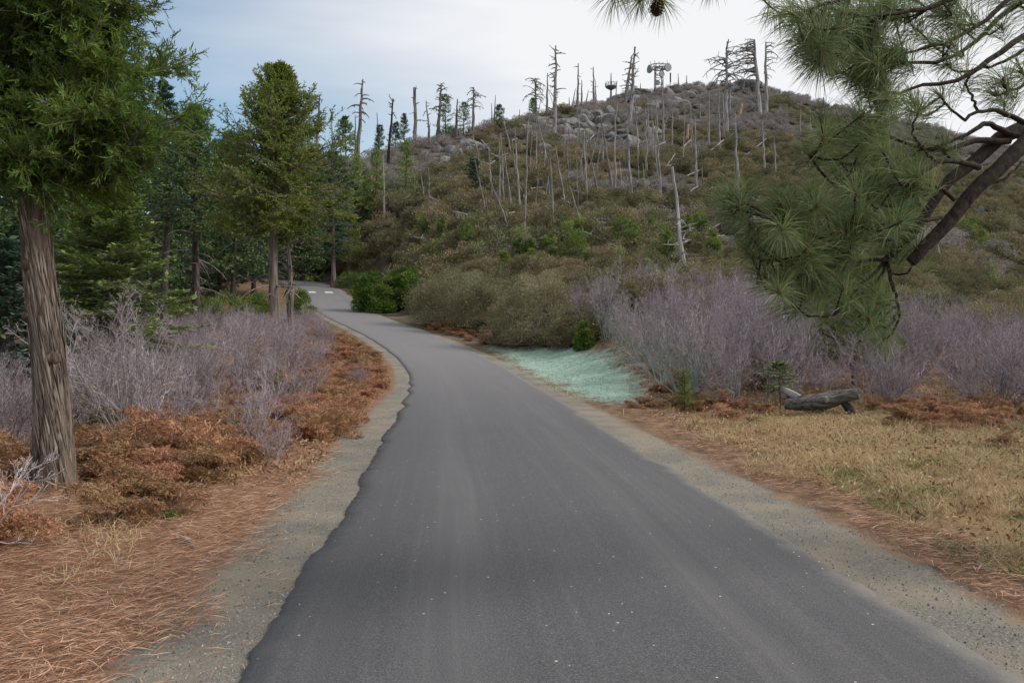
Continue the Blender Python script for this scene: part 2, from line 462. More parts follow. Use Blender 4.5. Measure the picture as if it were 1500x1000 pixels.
# terrain sheet -------------------------------------------------------------
def graded(lo, hi, c0, c1, step, grow):
    a = list(np.arange(c0, c1 + 1e-6, step))
    st = step
    while a[-1] < hi: st = min(st * grow, 5); a.append(a[-1] + st)
    st = step
    while a[0] > lo: st = min(st * grow, 5); a.insert(0, a[0] - st)
    return np.array(a)
gx = graded(-190, 280, -5, 8, 0.11, 1.035)
gy = graded(-30, 420, 2.5, 12, 0.11, 1.018)
GX, GY = np.meshgrid(gx, gy)
GZ, GL, GS = terrain(GX, GY, True)
mb = MB()
nx, ny = len(gx), len(gy)
i, j = np.meshgrid(np.arange(ny - 1), np.arange(nx - 1), indexing='ij')
Fq = np.stack([i * nx + j, i * nx + j + 1, (i + 1) * nx + j + 1, (i + 1) * nx + j], -1).reshape(-1, 4)
mb.add(np.stack([GX, GY, GZ], -1).reshape(-1, 3), Fq, 0, 0.5)

# hydroseed patch polygon in ground coordinates
mint_px = [(712, 507), (770, 513), (850, 508), (900, 522), (945, 560), (950, 590), (905, 592), (862, 585), (800, 556), (755, 533)]
mint_poly = np.array([hit(*p)[:2] for p in mint_px])
def poly_sd(X, Y, poly):
    X = X.ravel(); Y = Y.ravel(); d = np.full(len(X), 1e9); inside = np.zeros(len(X), bool)
    n = len(poly)
    for i in range(n):
        a = poly[i]; b = poly[(i + 1) % n]; e = b - a
        wx = X - a[0]; wy = Y - a[1]
        t = np.clip((wx * e[0] + wy * e[1]) / (e @ e), 0, 1)
        d = np.minimum(d, np.hypot(wx - t * e[0], wy - t * e[1]))
        c = ((a[1] > Y) != (b[1] > Y)) & (X < (b[0] - a[0]) * (Y - a[1]) / (b[1] - a[1] + 1e-12) + a[0])
        inside ^= c
    return np.where(inside, d, -d)
GM = poly_sd(GX, GY, mint_poly)

s = NT('ground_soil')
lat = s.attr('lat'); mint = s.attr('mint'); dist = s.attr('dist')
nb = s.noise(0.55, 4); nf = s.noise(3.5, 5); ng = s.noise(62, 4, 0.8); nm = s.noise(28, 4, 0.7)
al = s.math('ABSOLUTE', lat)
soil = s.ramp(nf, [(0.3, (0.085, 0.055, 0.035)), (0.5, (0.17, 0.105, 0.065)), (0.7, (0.27, 0.18, 0.12))])
needle = s.ramp(nm, [(0.3, (0.10, 0.058, 0.036)), (0.5, (0.24, 0.135, 0.082)), (0.7, (0.38, 0.24, 0.15))])
soil = s.mix(s.rng(lat, -2.0, -2.6), soil, needle)
grass = s.ramp(nm, [(0.3, (0.12, 0.08, 0.04)), (0.5, (0.24, 0.17, 0.085)), (0.72, (0.36, 0.27, 0.14))])
soil = s.mix(s.math('MULTIPLY', s.rng(lat, 2.8, 3.6), s.rng(dist, 13, 17, 1, 0)), soil, grass)
hillc = s.ramp(nb, [(0.35, (0.05, 0.04, 0.027)), (0.5, (0.09, 0.072, 0.048)), (0.65, (0.15, 0.13, 0.11))])
soil = s.mix(s.math('MULTIPLY', s.rng(dist, 24, 40), s.rng(lat, -6, 2, 0.35, 1.0)), soil, hillc)
grav = s.ramp(ng, [(0.32, (0.05, 0.05, 0.045)), (0.47, (0.135, 0.128, 0.115)), (0.58, (0.21, 0.198, 0.17)), (0.72, (0.42, 0.40, 0.36))])
grav = s.mix(s.rng(s.noise(1.3, 4), 0.38, 0.6, 0.1, 0.75), grav, (0.26, 0.222, 0.165))
grav = s.mix(s.rng(s.noise(0.9, 3), 0.5, 0.66, 0, 0.55), grav, (0.12, 0.115, 0.1))
edge = s.math('ADD', al, s.math('MULTIPLY', s.math('SUBTRACT', nf, 0.5), 0.55))
edge = s.math('ADD', edge, s.math('MULTIPLY', s.math('SUBTRACT', nm, 0.5), 0.18))
wid = s.rng(dist, 6, 22, 2.34, 2.08)
gmask = s.math('SUBTRACT', edge, wid)
gmask = s.rng(gmask, -0.04, 0.08, 1, 0)
col = s.mix(gmask, soil, grav)
mm = s.math('ADD', mint, s.math('MULTIPLY', s.math('SUBTRACT', nf, 0.5), 1.6))
mm = s.math('ADD', mm, s.math('MULTIPLY', s.math('SUBTRACT', nm, 0.5), 0.5))
mintc = s.ramp(s.noise(6, 7, 0.75), [(0.28, (0.10, 0.15, 0.12)), (0.42, (0.23, 0.35, 0.285)), (0.55, (0.33, 0.48, 0.39)), (0.7, (0.48, 0.60, 0.49))])
mm = s.math('ADD', mm, s.math('MULTIPLY', s.math('SUBTRACT', nb, 0.5), 1.5))
col = s.mix(s.rng(mm, -0.5, 0.75, 0, 0.9, True), col, mintc)
h = s.math('ADD', s.math('MULTIPLY', ng, 0.35), s.math('MULTIPLY', nm, 0.6))
s.bsdf(col, 0.95, 0.15, s.bump(h, 0.7, 0.03)); M['ground'] = s.m
gme = mb.mesh('ground', M['ground'], True)
for nme, arr in (('lat', GL), ('mint', GM), ('dist', GY)):
    a = gme.attributes.new(nme, 'FLOAT', 'POINT'); a.data.foreach_set('value', arr.ravel().astype(np.float32))
tag(link('ground', gme), kind='structure')

# road ----------------------------------------------------------------------
nl = 25
s_n = RS[int(np.argmin(np.abs(RC[:, 1] - 13)))]
ss = np.concatenate([np.arange(0, RS[-1], 0.15)[np.arange(0, RS[-1], 0.15) > s_n], np.arange(RS[int(np.argmin(np.abs(RC[:, 1] - 2)))], s_n, 0.035), np.arange(0, RS[int(np.argmin(np.abs(RC[:, 1] - 2)))], 0.15)])
ss = np.sort(ss)
cs = np.stack([np.interp(ss, RS, RC[:, q]) for q in range(3)], 1); ct = nrm(np.stack([np.interp(ss, RS, RT[:, q]) for q in range(3)], 1)); k = ss
side = np.stack([ct[:, 1], -ct[:, 0], np.zeros(len(ct))], 1)
def edge_noise(sv, seed):
    return ((vnoise(sv / 1.1, sv * 0, seed) - 0.5) * 0.17 + (vnoise(sv / 0.4, sv * 0, seed + 1) - 0.5) * 0.05 + (vnoise(sv / 0.16, sv * 0, seed + 2) - 0.5) * 0.035 + (vnoise(sv / 0.055, sv * 0, seed + 3) - 0.5) * 0.03)
fade = 1 - 0.65 * smooth01(s_n, s_n + 12, ss)
el = -HALF - edge_noise(ss, 31) * fade; er = HALF + edge_noise(ss, 41) * 0.8 * fade
u = np.linspace(0, 1, nl)
LT = el[:, None] * (1 - u) + er[:, None] * u
crown = 0.030 + 0.02 * (1 - (LT / HALF) ** 2).clip(0, 1)
crown[:, 0] = 0.018; crown[:, -1] = 0.018
V = cs[:, None, :] + side[:, None, :] * LT[..., None]
V[..., 2] += crown
Vb = V[:, [0, -1]].copy(); Vb[..., 2] -= 0.12
Vb[:, 0] -= side * 0.03; Vb[:, 1] += side * 0.03
VV = np.concatenate([Vb[:, :1], V, Vb[:, 1:]], 1); w = nl + 2
LL = np.concatenate([LT[:, :1], LT, LT[:, -1:]], 1)
i, j = np.meshgrid(np.arange(len(k) - 1), np.arange(w - 1), indexing='ij')
Fq = np.stack([i * w + j, i * w + j + 1, (i + 1) * w + j + 1, (i + 1) * w + j], -1).reshape(-1, 4)
mb = MB(); mb.add(VV.reshape(-1, 3), Fq, 0, 0.5)
s = NT('asphalt')
lat = s.attr('lat'); along = s.attr('along')
cmb = s.n('ShaderNodeCombineXYZ'); s.l(lat, cmb.inputs[0]); s.l(along, cmb.inputs[1])
st = s.noise(1.0, 5, 0.6, vec=cmb.outputs[0], stretch=(3.2, 0.10, 1))
st2 = s.noise(1.0, 4, 0.6, vec=cmb.outputs[0], stretch=(14, 0.25, 1))
fine = s.noise(110, 4, 0.9); mid = s.noise(1.3, 5, 0.65); grit = s.noise(75, 3, 0.75)
base = s.ramp(fine, [(0.38, (0.014, 0.0138, 0.0145)), (0.5, (0.050, 0.0488, 0.052)), (0.62, (0.155, 0.152, 0.158))])
base = s.mix(s.rng(grit, 0.35, 0.7, 0, 0.3), base, (0.105, 0.10, 0.10))
base = s.mix(s.rng(mid, 0.4, 0.7, 0, 0.4), base, (0.055, 0.053, 0.056))
# two dusty wheel tracks
tr = s.math('ABSOLUTE', s.math('SUBTRACT', s.math('ABSOLUTE', s.math('SUBTRACT', lat, 0.08)), 0.78))
trk = s.rng(tr, 0.05, 0.5, 1, 0, True)
dusty = s.math('MULTIPLY', s.math('ADD', s.math('MULTIPLY', trk, 0.75), 0.25), s.rng(st, 0.38, 0.72))
dusty = s.math('ADD', s.math('MULTIPLY', dusty, 0.24), s.math('MULTIPLY', s.rng(st2, 0.5, 0.8), 0.16))
base = s.mix(dusty, base, (0.20, 0.192, 0.188))
ed = s.math('ADD', s.math('ABSOLUTE', lat), s.math('MULTIPLY', s.math('SUBTRACT', s.noise(2.2, 5), 0.5), 0.55))
edr = s.math('MULTIPLY', s.rng(ed, 1.56, 1.82, 0, 0.5), s.rng(lat, -0.5, 0.5, 0.12, 1.0))
base = s.mix(edr, base, (0.25, 0.23, 0.19))
base = s.mix(s.math('MULTIPLY', s.rng(ed, 1.1, 1.6, 0, 0.3), s.rng(lat, -0.5, 0.5, 1.0, 0.0)), base, (0.048, 0.047, 0.05))
farm = s.rng(along, 22, 42)  # far stretch lightened in the colour: painted grazing sheen plus dust
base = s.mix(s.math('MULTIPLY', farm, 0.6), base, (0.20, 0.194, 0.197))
vor = s.n('ShaderNodeTexVoronoi'); vor.inputs['Scale'].default_value = 8.5; s.l(s.coord(), vor.inputs['Vector'])
sp = s.math('MULTIPLY', s.math('LESS_THAN', vor.outputs['Distance'], 0.06), s.rng(s.noise(1.9, 2), 0.38, 0.48))
base = s.mix(sp, base, (0.52, 0.5, 0.47))
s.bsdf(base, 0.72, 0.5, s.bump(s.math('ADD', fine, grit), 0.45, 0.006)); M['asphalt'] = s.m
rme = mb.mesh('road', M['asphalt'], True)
a = rme.attributes.new('lat', 'FLOAT', 'POINT'); a.data.foreach_set('value', LL.ravel().astype(np.float32))
a = rme.attributes.new('along', 'FLOAT', 'POINT'); a.data.foreach_set('value', np.repeat(ss, w).astype(np.float32))
tag(link('road', rme), kind='structure')

# white painted blocks across the far road, with the thin joint between them
def road_patch(name, s0, s1, l0, l1, matl, lift=0.004):
    i0 = np.searchsorted(RS, s0); i1 = max(np.searchsorted(RS, s1), i0 + 2)
    mb = MB(); P = []
    for q in range(i0, i1 + 1):
        sd = np.array([RT[q][1], -RT[q][0], 0])
        for l in np.linspace(l0, l1, 5):
            p = RC[q] + sd * l; p[2] += 0.030 + 0.02 * max(0, 1 - (l / HALF) ** 2) + lift; P.append(p)
    n = i1 - i0 + 1
    i, j = np.meshgrid(np.arange(n - 1), np.arange(4), indexing='ij')
    mb.add(np.array(P), np.stack([i * 5 + j, i * 5 + j + 1, (i + 1) * 5 + j + 1, (i + 1) * 5 + j], -1).reshape(-1, 4))
    return tag(mb.build(name, matl), kind='structure')
i71 = int(np.argmin(np.abs(RC[:, 1] - 70.5))); S71 = RS[i71]
road_patch('road_marking', S71, S71 + 1.1, -1.2, -0.6, M['white_paint'])
road_patch('road_marking', S71, S71 + 1.1, 0.2, 0.9, M['white_paint'])

# ------------------------------------------------------------------ plant builders
def copy_thing(root, loc, rz, scale=1.0, label=None):
    c = root.copy(); COL.objects.link(c)
    c.location = loc; c.rotation_euler = (0, 0, rz)
    c.scale = scale if isinstance(scale, tuple) else (scale,) * 3
    if label: c['label'] = label
    for ch in root.children:
        k = ch.copy(); COL.objects.link(k); k.parent = c
    return c

def bare_shrub_mb(h, stems, spread, density=1.0, r0=0.012, wisp=1.0, mats=0):
    """multi-stemmed leafless shrub, base at origin"""
    mb = MB()
    n = stems
    az = rng.random(n) * 2 * math.pi
    tilt = np.abs(rng.normal(0, spread, n)).clip(0.03, 1.05)
    O = np.stack([np.cos(az) * 0.10 * rng.random(n), np.sin(az) * 0.10 * rng.random(n), np.full(n, -0.06)], 1)
    D = np.stack([np.cos(az) * np.sin(tilt), np.sin(az) * np.sin(tilt), np.cos(tilt)], 1)
    L = h * (0.72 + 0.35 * rng.random(n)); R = r0 * (0.6 + 0.6 * rng.random(n))
    for lev, (nseg, nch) in enumerate(((5, 7), (4, 6), (3, 4), (2, 0))):
        pts = [O]; d = D.copy()
        for q in range(nseg):
            d = nrm(d + rng.normal(0, 0.14 + 0.03 * lev, d.shape) + np.array([0, 0, 0.07]))
            pts.append(pts[-1] + d * (L / nseg)[:, None])
        rr = rng.random(len(O))
        for q in range(nseg):
            a = 1 - 0.75 * q / nseg; b = 1 - 0.75 * (q + 1) / nseg
            sticks(mb, pts[q], pts[q + 1], R * a, R * b, 4 if lev == 0 else 3, 0, rr)
        if not nch: break
        PT = np.stack(pts, 1)
        m = len(O); ncx = max(1, int(round(nch * density)))
        par = np.repeat(np.arange(m), ncx)
        t = (0.22 + 0.76 * rng.random(len(par))) * nseg
        i0 = np.minimum(t.astype(int), nseg - 1); fr = (t - i0)[:, None]
        O2 = PT[par, i0] * (1 - fr) + PT[par, i0 + 1] * fr
        D2 = nrm(PT[par, i0 + 1] - PT[par, i0])
        D2 = nrm(D2 + rdir(len(par), 0.25) * 0.75)
        L2 = L[par] * (1.05 - t / nseg * 0.6) * (0.34 + 0.2 * rng.random(len(par)))
        R2 = np.maximum(R[par] * 0.52, 0.0022 * wisp)
        O, D, L, R = O2, D2, L2, R2
    return mb

def hang_leaves(mb, w, h, n):
    a = rng.random(n) * 6.283; r = w * 0.5 * rng.random(n) ** 0.5
    P = np.stack([np.cos(a) * r, np.sin(a) * r, h * rng.random(n) ** 1.8], 1)
    leaves(mb, P, rdir(n, -0.5), rdir(n), 0.045 + 0.05 * rng.random(n), 0.022 + 0.02 * rng.random(n), 1, None, 0.25)
    return mb

def blob_core(mb, rx, ry, rz, zc, mat, sub=2, seed=0, rough=0.25):
    import bmesh
    bm = bmesh.new(); bmesh.ops.create_icosphere(bm, subdivisions=sub, radius=1.0)
    V = np.array([v.co[:] for v in bm.verts]); Fc = np.array([[v.index for v in f.verts] for f in bm.faces]); bm.free()
    n = vnoise(V[:, 0] * 2.2 + 7 * seed + 20, V[:, 1] * 2.2 + V[:, 2] * 1.7 + 30, seed)
    V = V * (1 + rough * (n[:, None] - 0.5) * 2)
    V[:, 2] = np.maximum(V[:, 2], -0.5)
    mb.add(V * np.array([rx, ry, rz]) + np.array([0, 0, zc]), Fc, mat)

def brush_mb(w, h, nclump, nleaf, lf, seed, core=True, twigs=30):
    """rounded chaparral shrub: leaf clumps over a twiggy dark core"""
    mb = MB()
    if core: blob_core(mb, w * 0.2, w * 0.2, h * 0.38, h * 0.16, 1, 2, seed, 0.3)
    az = rng.random(nclump) * 2 * math.pi; el = np.arcsin(rng.random(nclump) * 1.2 - 0.2)
    rr = 0.55 + 0.45 * rng.random(nclump) ** 0.6
    C = np.stack([np.cos(az) * np.cos(el) * w * 0.5 * rr, np.sin(az) * np.cos(el) * w * 0.5 * rr, h * (0.12 + 0.80 * np.sin(el) * rr)], 1)
    C[:, 2] += (vnoise(C[:, 0] * 1.5 + seed * 9, C[:, 1] * 1.5, seed) - 0.5) * 0.3 * h
    cr = w * (0.11 + 0.08 * rng.random(nclump)); ctone = rng.random(nclump)
    par = rng.integers(0, nclump, nleaf)
    off = rdir(nleaf, 0.5) * (rng.random(nleaf) ** 0.5)[:, None]
    P = C[par] + off * cr[par][:, None] * np.array([1.1, 1.1, 0.9])
    P[:, 2] = np.maximum(P[:, 2], 0.02)
    D = nrm(off + rdir(nleaf, 0.9) * 0.8)
    leaves(mb, P, D, rdir(nleaf, 0.3), lf * (0.6 + 0.8 * rng.random(nleaf)), lf * (0.32 + 0.25 * rng.random(nleaf)), 0,
           np.clip(ctone[par] * 0.65 + 0.35 * rng.random(nleaf), 0, 1))
    if twigs:
        k = rng.integers(0, nclump, twigs)
        A = np.stack([rng.normal(0, 0.06 * w, twigs), rng.normal(0, 0.06 * w, twigs), np.zeros(twigs)], 1)
        B = C[k] * (1.05 + 0.12 * rng.random(twigs))[:, None]
        Mi = (A + B) / 2 + rng.normal(0, 0.06 * w, A.shape)
        sticks(mb, A, Mi, 0.02, 0.013, 3, 2); sticks(mb, Mi, B, 0.013, 0.004, 3, 2)
    return mb

def conifer(name, H, zb, R, leafm, barkm, label, group=None, loc=(0, 0, 0), rz=0, nb=60, nbl=10, nlf=12, lf=0.12, style='fir', tr=0.12, lean=(0, 0), power=0.9,
            dead=0, top_gap=0.0, cat='tree', asym=None, lop=0.25):
    """tapered trunk, limbs and a crown of leafy sprays"""
    root = empty(name, loc, rz)
    tag(root, label, cat, group)
    t = np.linspace(0, 1, 14)
    axis = np.stack([lean[0] * t ** 1.3 * H + 0.012 * H * np.sin(t * 5 + H), lean[1] * t ** 1.3 * H + 0.012 * H * np.cos(t * 4 + R * 9), t * H], 1)
    axis[:, :2] -= axis[0, :2]
    tp = axis.copy(); tp[0, 2] = -0.25
    flare = 1 + 0.5 * np.exp(-t * 22)
    mb = MB(); tube(mb, tp, tr * (1 - 0.93 * t ** 0.9) * flare, 9, rough=0.05); mb.build('trunk', barkm, root, True)
    ax = lambda h: np.stack([np.interp(h, axis[:, 2], axis[:, k]) for k in range(3)], -1)
    f = (np.arange(nb) + rng.random(nb)) / nb
    h = zb + (H - zb) * f ** 0.92 * (1 - top_gap)
    az = np.arange(nb) * 2.39996 + rng.normal(0, 0.35, nb)
    prof = (1 - f) ** power * (0.55 + 0.45 * smooth01(0, 0.16, f)) + 0.05
    BL = R * prof * (1 - lop + 2 * lop * rng.random(nb))
    if asym is not None:
        BL = BL * (1 + asym[1] * np.cos(az + rz - asym[0]))
    if style == 'fir':
        e0 = -0.12 + 0.75 * f + rng.normal(0, 0.08, nb); droop = -0.16 * (1 - f); upt = 0.12
    elif style == 'pine':
        e0 = 0.05 + 0.7 * f + rng.normal(0, 0.15, nb); droop = -0.10; upt = 0.2
    else:
        e0 = 0.15 + 0.85 * f + rng.normal(0, 0.18, nb); droop = -0.28 * (1 - f); upt = 0.22
    ns = 6
    PT = np.zeros((nb, ns + 1, 3)); PT[:, 0] = ax(h)
    for q in range(ns):
        e = e0 + droop * math.sin((q + 0.5) / ns * math.pi) * 2 + upt * (q / ns) ** 2 * 2
        d = np.stack([np.cos(az) * np.cos(e), np.sin(az) * np.cos(e), np.sin(e)], 1)
        d = nrm(d + rng.normal(0, 0.07, d.shape))
        PT[:, q + 1] = PT[:, q] + d * (BL / ns)[:, None]
    mbl = MB()
    br = np.maximum(tr * 0.20 * (BL / R), 0.007)
    for q in range(ns):
        sticks(mbl, PT[:, q], PT[:, q + 1], br * (1 - q / ns * 0.8), br * (1 - (q + 1) / ns * 0.8), 4)
    # branchlets
    par = np.repeat(np.arange(nb), nbl)
    tt = 0.10 + 0.90 * np.tile((np.arange(nbl) + 0.5) / nbl, nb) + rng.normal(0, 0.03, len(par))
    tt = np.clip(tt, 0.06, 0.999) * ns
    i0 = tt.astype(int); fr = (tt - i0)[:, None]
    O = PT[par, i0] * (1 - fr) + PT[par, i0 + 1] * fr
    T = nrm(PT[par, i0 + 1] - PT[par, i0])
    sd = np.where(np.arange(len(par)) % 2 == 0, 1.0, -1.0)[:, None]
    Sx = nrm(np.cross(T, np.array([0, 0, 1.0])))
    if style == 'fir':
        D = nrm(T * 0.75 + sd * Sx * 0.8 + np.array([0, 0, -0.05]) + rng.normal(0, 0.1, T.shape)); N0 = np.array([0, 0, 1.0])
        bl = BL[par] * (0.42 - 0.3 * tt / ns) * (0.7 + 0.6 * rng.random(len(par))) + lf * 0.5
    elif style == 'pine':
        D = nrm(T * 0.8 + sd * Sx * 0.6 + rdir(len(par), 0.5) * 0.5); N0 = np.array([0, 0, 1.0])
        bl = BL[par] * (0.34 - 0.2 * tt / ns) * (0.7 + 0.6 * rng.random(len(par))) + lf * 0.5
    else:
        D = nrm(T * 0.7 + sd * Sx * 0.65 + rdir(len(par), 0.15) * 0.55); N0 = None
        bl = BL[par] * (0.40 - 0.22 * tt / ns) * (0.6 + 0.8 * rng.random(len(par))) + lf * 0.6
    tipn = O + D * bl[:, None]
    sticks(mbl, O, tipn, 0.006 + br[par] * 0.15, 0.003, 3)
    tag(mbl.build('limbs', barkm, root), kind='stuff')
    mbc = MB()
    m = len(par)
    tone = rng.random(nb)[par] * 0.35
    for q in range(nlf):
        a = (q + rng.random(m)) / nlf
        P = O + D * (bl * a)[:, None] + rng.normal(0, lf * 0.10, O.shape)
        side2 = np.where(rng.random(m) < 0.5, 1.0, -1.0)[:, None]
        if style == 'fir':
            S2 = nrm(np.cross(D, N0)); ld = nrm(D * 0.7 + S2 * side2 * 0.75 + rng.normal(0, 0.16, D.shape) + np.array([0, 0, 0.12]))
            N = nrm(np.array([0, 0, 1.0]) + rng.normal(0, 0.3, D.shape)); wd = 0.42
        elif style == 'pine':
            ld = nrm(D * 0.7 + rdir(m, 0.25) * 0.9); N = rdir(m); wd = 0.2
        else:
            ld = nrm(D * 0.65 + rdir(m, -0.05) * 0.75 + np.array([0, 0, 0.12])); N = rdir(m); wd = 0.36
        leaves(mbc, P, ld, N, lf * (0.65 + 0.7 * rng.random(m)), lf * wd * (0.7 + 0.6 * rng.random(m)), 0, np.clip(tone + 0.65 * rng.random(m), 0, 1))
    mbc.build('crown', leafm, root)
    if dead:
        mbd = MB()
        hh = zb * (0.35 + 0.75 * rng.random(dead)); a = rng.random(dead) * 2 * math.pi
        p = ax(hh)
        for q in range(dead):
            L = R * (0.35 + 0.6 * rng.random()); e = rng.normal(0.0, 0.3); pts = [p[q]]
            for z in range(6):
                e -= 0.16 * rng.random() * 1.6 - 0.02
                a[q] += rng.normal(0, 0.12)
                pts.append(pts[-1] + L / 6 * np.array([math.cos(a[q]) * math.cos(e), math.sin(a[q]) * math.cos(e), math.sin(e)]))
            pts = np.array(pts)
            tube(mbd, pts, np.linspace(0.02, 0.006, 7) * (0.7 + tr * 3), 4)
            for z in range(2, 6):
                v = rdir(1, -0.2)[0]
                tube(mbd, np.array([pts[z], pts[z] + v * L * 0.14, pts[z] + v * L * 0.26 + rng.normal(0, 0.03, 3)]), [0.008, 0.006, 0.003], 3, cap=False)
        tag(mbd.build('dead_branches', M['dead_wood'], root), kind='stuff')
    return root

def snag(base, top, r, label, group, style='pole', matl=None, nbr=0, blen=1.2, char=0.0, bias=None, name='snag'):
    """dead standing trunk; base and top are world points"""
    base = np.array(base, float); top = np.array(top, float)
    root = empty(name, base)
    tag(root, label, 'dead tree', group)
    v = top - base; H = np.linalg.norm(v)
    n = 10; t = np.linspace(0, 1, n)
    P = t[:, None] * v + rng.normal(0, 0.006 * H, (n, 3)) * np.array([1, 1, 0]) * (t * (1 - t) * 4)[:, None]
    P[0] = -v / H * 0.6
    mb = MB()
    mats = [matl or M['dead_wood'], M['charred_wood']]
    rad = r * (1 - (0.72 if style != 'post' else 0.3) * t)
    if char > 0:
        kc = max(2, int(char * n))
        tube(mb, P[:kc + 1], rad[:kc + 1] * 1.02, 7, 1, rough=0.1); tube(mb, P[kc:], rad[kc:], 7, 0, rough=0.1)
    else:
        tube(mb, P, rad, 7, 0, rough=0.1)
    mb.build('trunk', mats, root)
    if nbr:
        for q in range(nbr):
            mb = MB()
            if style == 'droop': f = 0.50 + 0.49 * (q + rng.random()) / nbr
            elif style == 'low': f = 0.04 + 0.56 * (q + rng.random()) / nbr
            elif style == 'top': f = 0.75 + 0.25 * (q + rng.random()) / nbr
            else: f = 0.25 + 0.72 * (q + rng.random()) / nbr
            o = np.array([np.interp(f, t, P[:, k]) for k in range(3)])
            a = rng.random() * 2 * math.pi if bias is None else bias + rng.normal(0, 0.7)
            e = 0.25 + rng.normal(0, 0.25) if style == 'droop' else rng.normal(0.1, 0.6)
            L = blen * (0.45 + 0.75 * rng.random()) * (1.15 - 0.55 * abs(f - 0.72) / 0.28 if style == 'droop' else 1)
            pts = [o]
            for z in range(5):
                pts.append(pts[-1] + L / 5 * np.array([math.cos(a) * math.cos(e), math.sin(a) * math.cos(e), math.sin(e)]))
                e = max(e - 0.16 - 0.16 * rng.random(), -1.25) if style == 'droop' else e - rng.normal(0.05, 0.2); a += rng.normal(0, 0.12)
            pts = np.array(pts)
            br = max(r * 0.36 * (0.5 + 0.6 * rng.random()), 0.03)
            tube(mb, pts, np.linspace(br, br * 0.3, 6), 4)
            for z in (2, 3, 4):
                if rng.random() < 0.7:
                    w_ = rdir(1, -0.3)[0] * L * 0.22
                    tube(mb, np.array([pts[z], pts[z] + w_ * 0.6, pts[z] + w_ + rng.normal(0, 0.04, 3)]), [br * 0.5, br * 0.4, br * 0.2], 3, cap=False)
            mb.build('branch', mats[0], root)
    return root

def rock(loc, size, label, group=None, seed=0, rz=0.0, sub=3):
    import bmesh
    bm = bmesh.new(); bmesh.ops.create_icosphere(bm, subdivisions=sub, radius=1.0)
    V = np.array([v.co[:] for v in bm.verts]); Fc = np.array([[v.index for v in f.verts] for f in bm.faces]); bm.free()
    r2 = np.random.default_rng(seed + 100)
    for q in range(16):                               # chop facets
        d = nrm(r2.normal(size=3)); k = 0.62 + 0.25 * r2.random()
        t = V @ d; V = V - np.maximum(t - k, 0)[:, None] * d
    V += (vnoise(V[:, 0] * 4 + 40, V[:, 1] * 4 + V[:, 2] * 3 + 40, seed) - 0.5)[:, None] * 0.12 * V
    mb = MB(); mb.add(V * np.array(size), Fc)
    o = mb.build('rock', M['rock']); o.location = loc; o.rotation_euler = (0, 0, rz)
    return tag(o, label, 'rock', group)

# ------------------------------------------------------------------ conifers on the left and around the road end
def tree_at(px, ytop, d, halfw, ybase_crown=None, **k):
    x = (px - 750) / F * d; z0 = tz(x, d)
    H = at(px, ytop, d)[2] - z0
    zb = 0.3 if ybase_crown is None else max(at(px, ybase_crown, d)[2] - z0, 0.2)
    return conifer(loc=(x, d, z0), H=H, zb=zb, R=halfw / F * d, rz=rng.random() * 6, **k)

# big incense cedar close by, cut by the picture's edge
bx, by = (76 - 750) / F * 7.9, 7.9
bz = tz(bx, by)
root = empty('cedar_tree', (bx, by, bz))
tag(root, 'large cedar with a bare fibrous brown trunk leaning beside the needle-covered verge', 'tree')
t = np.linspace(0, 1, 40)
HB = 8.2
axp = np.stack([-0.22 * smooth01(0, 0.5, t) - 0.1 * t + 0.02 * np.sin(t * 17), 0.25 * t, t * HB], 1)
na = 72
ang = np.linspace(0, 2 * math.pi, na, endpoint=False)
tf = np.concatenate([np.linspace(-0.03, 0.32, 130), np.linspace(0.34, 1, 30)])
ctr = np.stack([np.interp(tf, t, axp[:, k]) for k in range(3)], 1); ctr[:, 2] = tf * HB
rad0 = 0.168 * (1 - 0.9 * np.clip(tf, 0, 1) ** 1.2) + 0.04 * np.exp(-np.clip(tf, 0, 1) * 30)
tw = ang[None, :] + 0.9 * tf[:, None] * HB / 3.0       # bark plates spiral a little
ridge = vnoise(tw * 4.2 + 60, tf[:, None] * HB * 1.2 + 9 + 0 * tw, 3) * 0.5 + vnoise(tw * 10 + 60, tf[:, None] * HB * 2.2 + 9 + 0 * tw, 4) * 0.5
lob = 1 + 0.10 * np.sin(3 * tw + 1) * np.exp(-np.clip(tf, 0, 1) * 12)[:, None]
rr = rad0[:, None] * (lob + 0.26 * (ridge - 0.5))
V = ctr[:, None, :] + np.stack([np.cos(ang) * rr, np.sin(ang) * rr, 0 * rr], -1)
i, j = np.meshgrid(np.arange(len(tf) - 1), np.arange(na), indexing='ij'); j2 = (j + 1) % na
mb = MB(); mb.add(V.reshape(-1, 3), np.stack([i * na + j, i * na + j2, (i + 1) * na + j2, (i + 1) * na + j], -1).reshape(-1, 4))
mb.build('trunk', M['cedar_bark'], root, True)
# loose strips of fibrous bark
nst = 900; hs_ = 0.02 + 3.3 * rng.random(nst); a_ = rng.random(nst) * 6.283
cs_ = np.stack([np.interp(hs_ / HB, t, axp[:, 0]), np.interp(hs_ / HB, t, axp[:, 1]), hs_], 1)
rs_ = np.interp(hs_ / HB, tf, rad0) * 1.03
od_ = np.stack([np.cos(a_), np.sin(a_), 0 * a_], 1)
mb = MB(); leaves(mb, cs_ + od_ * rs_[:, None], np.stack([-0.06 + 0.10 * np.sin(a_) + rng.normal(0, 0.03, nst), -0.10 * np.cos(a_), np.ones(nst)], 1), od_, 0.10 + 0.28 * rng.random(nst), 0.009 + 0.02 * rng.random(nst), 0, None, -0.02)
tag(mb.build('bark_strips', M['bark_strip'], root), kind='stuff')
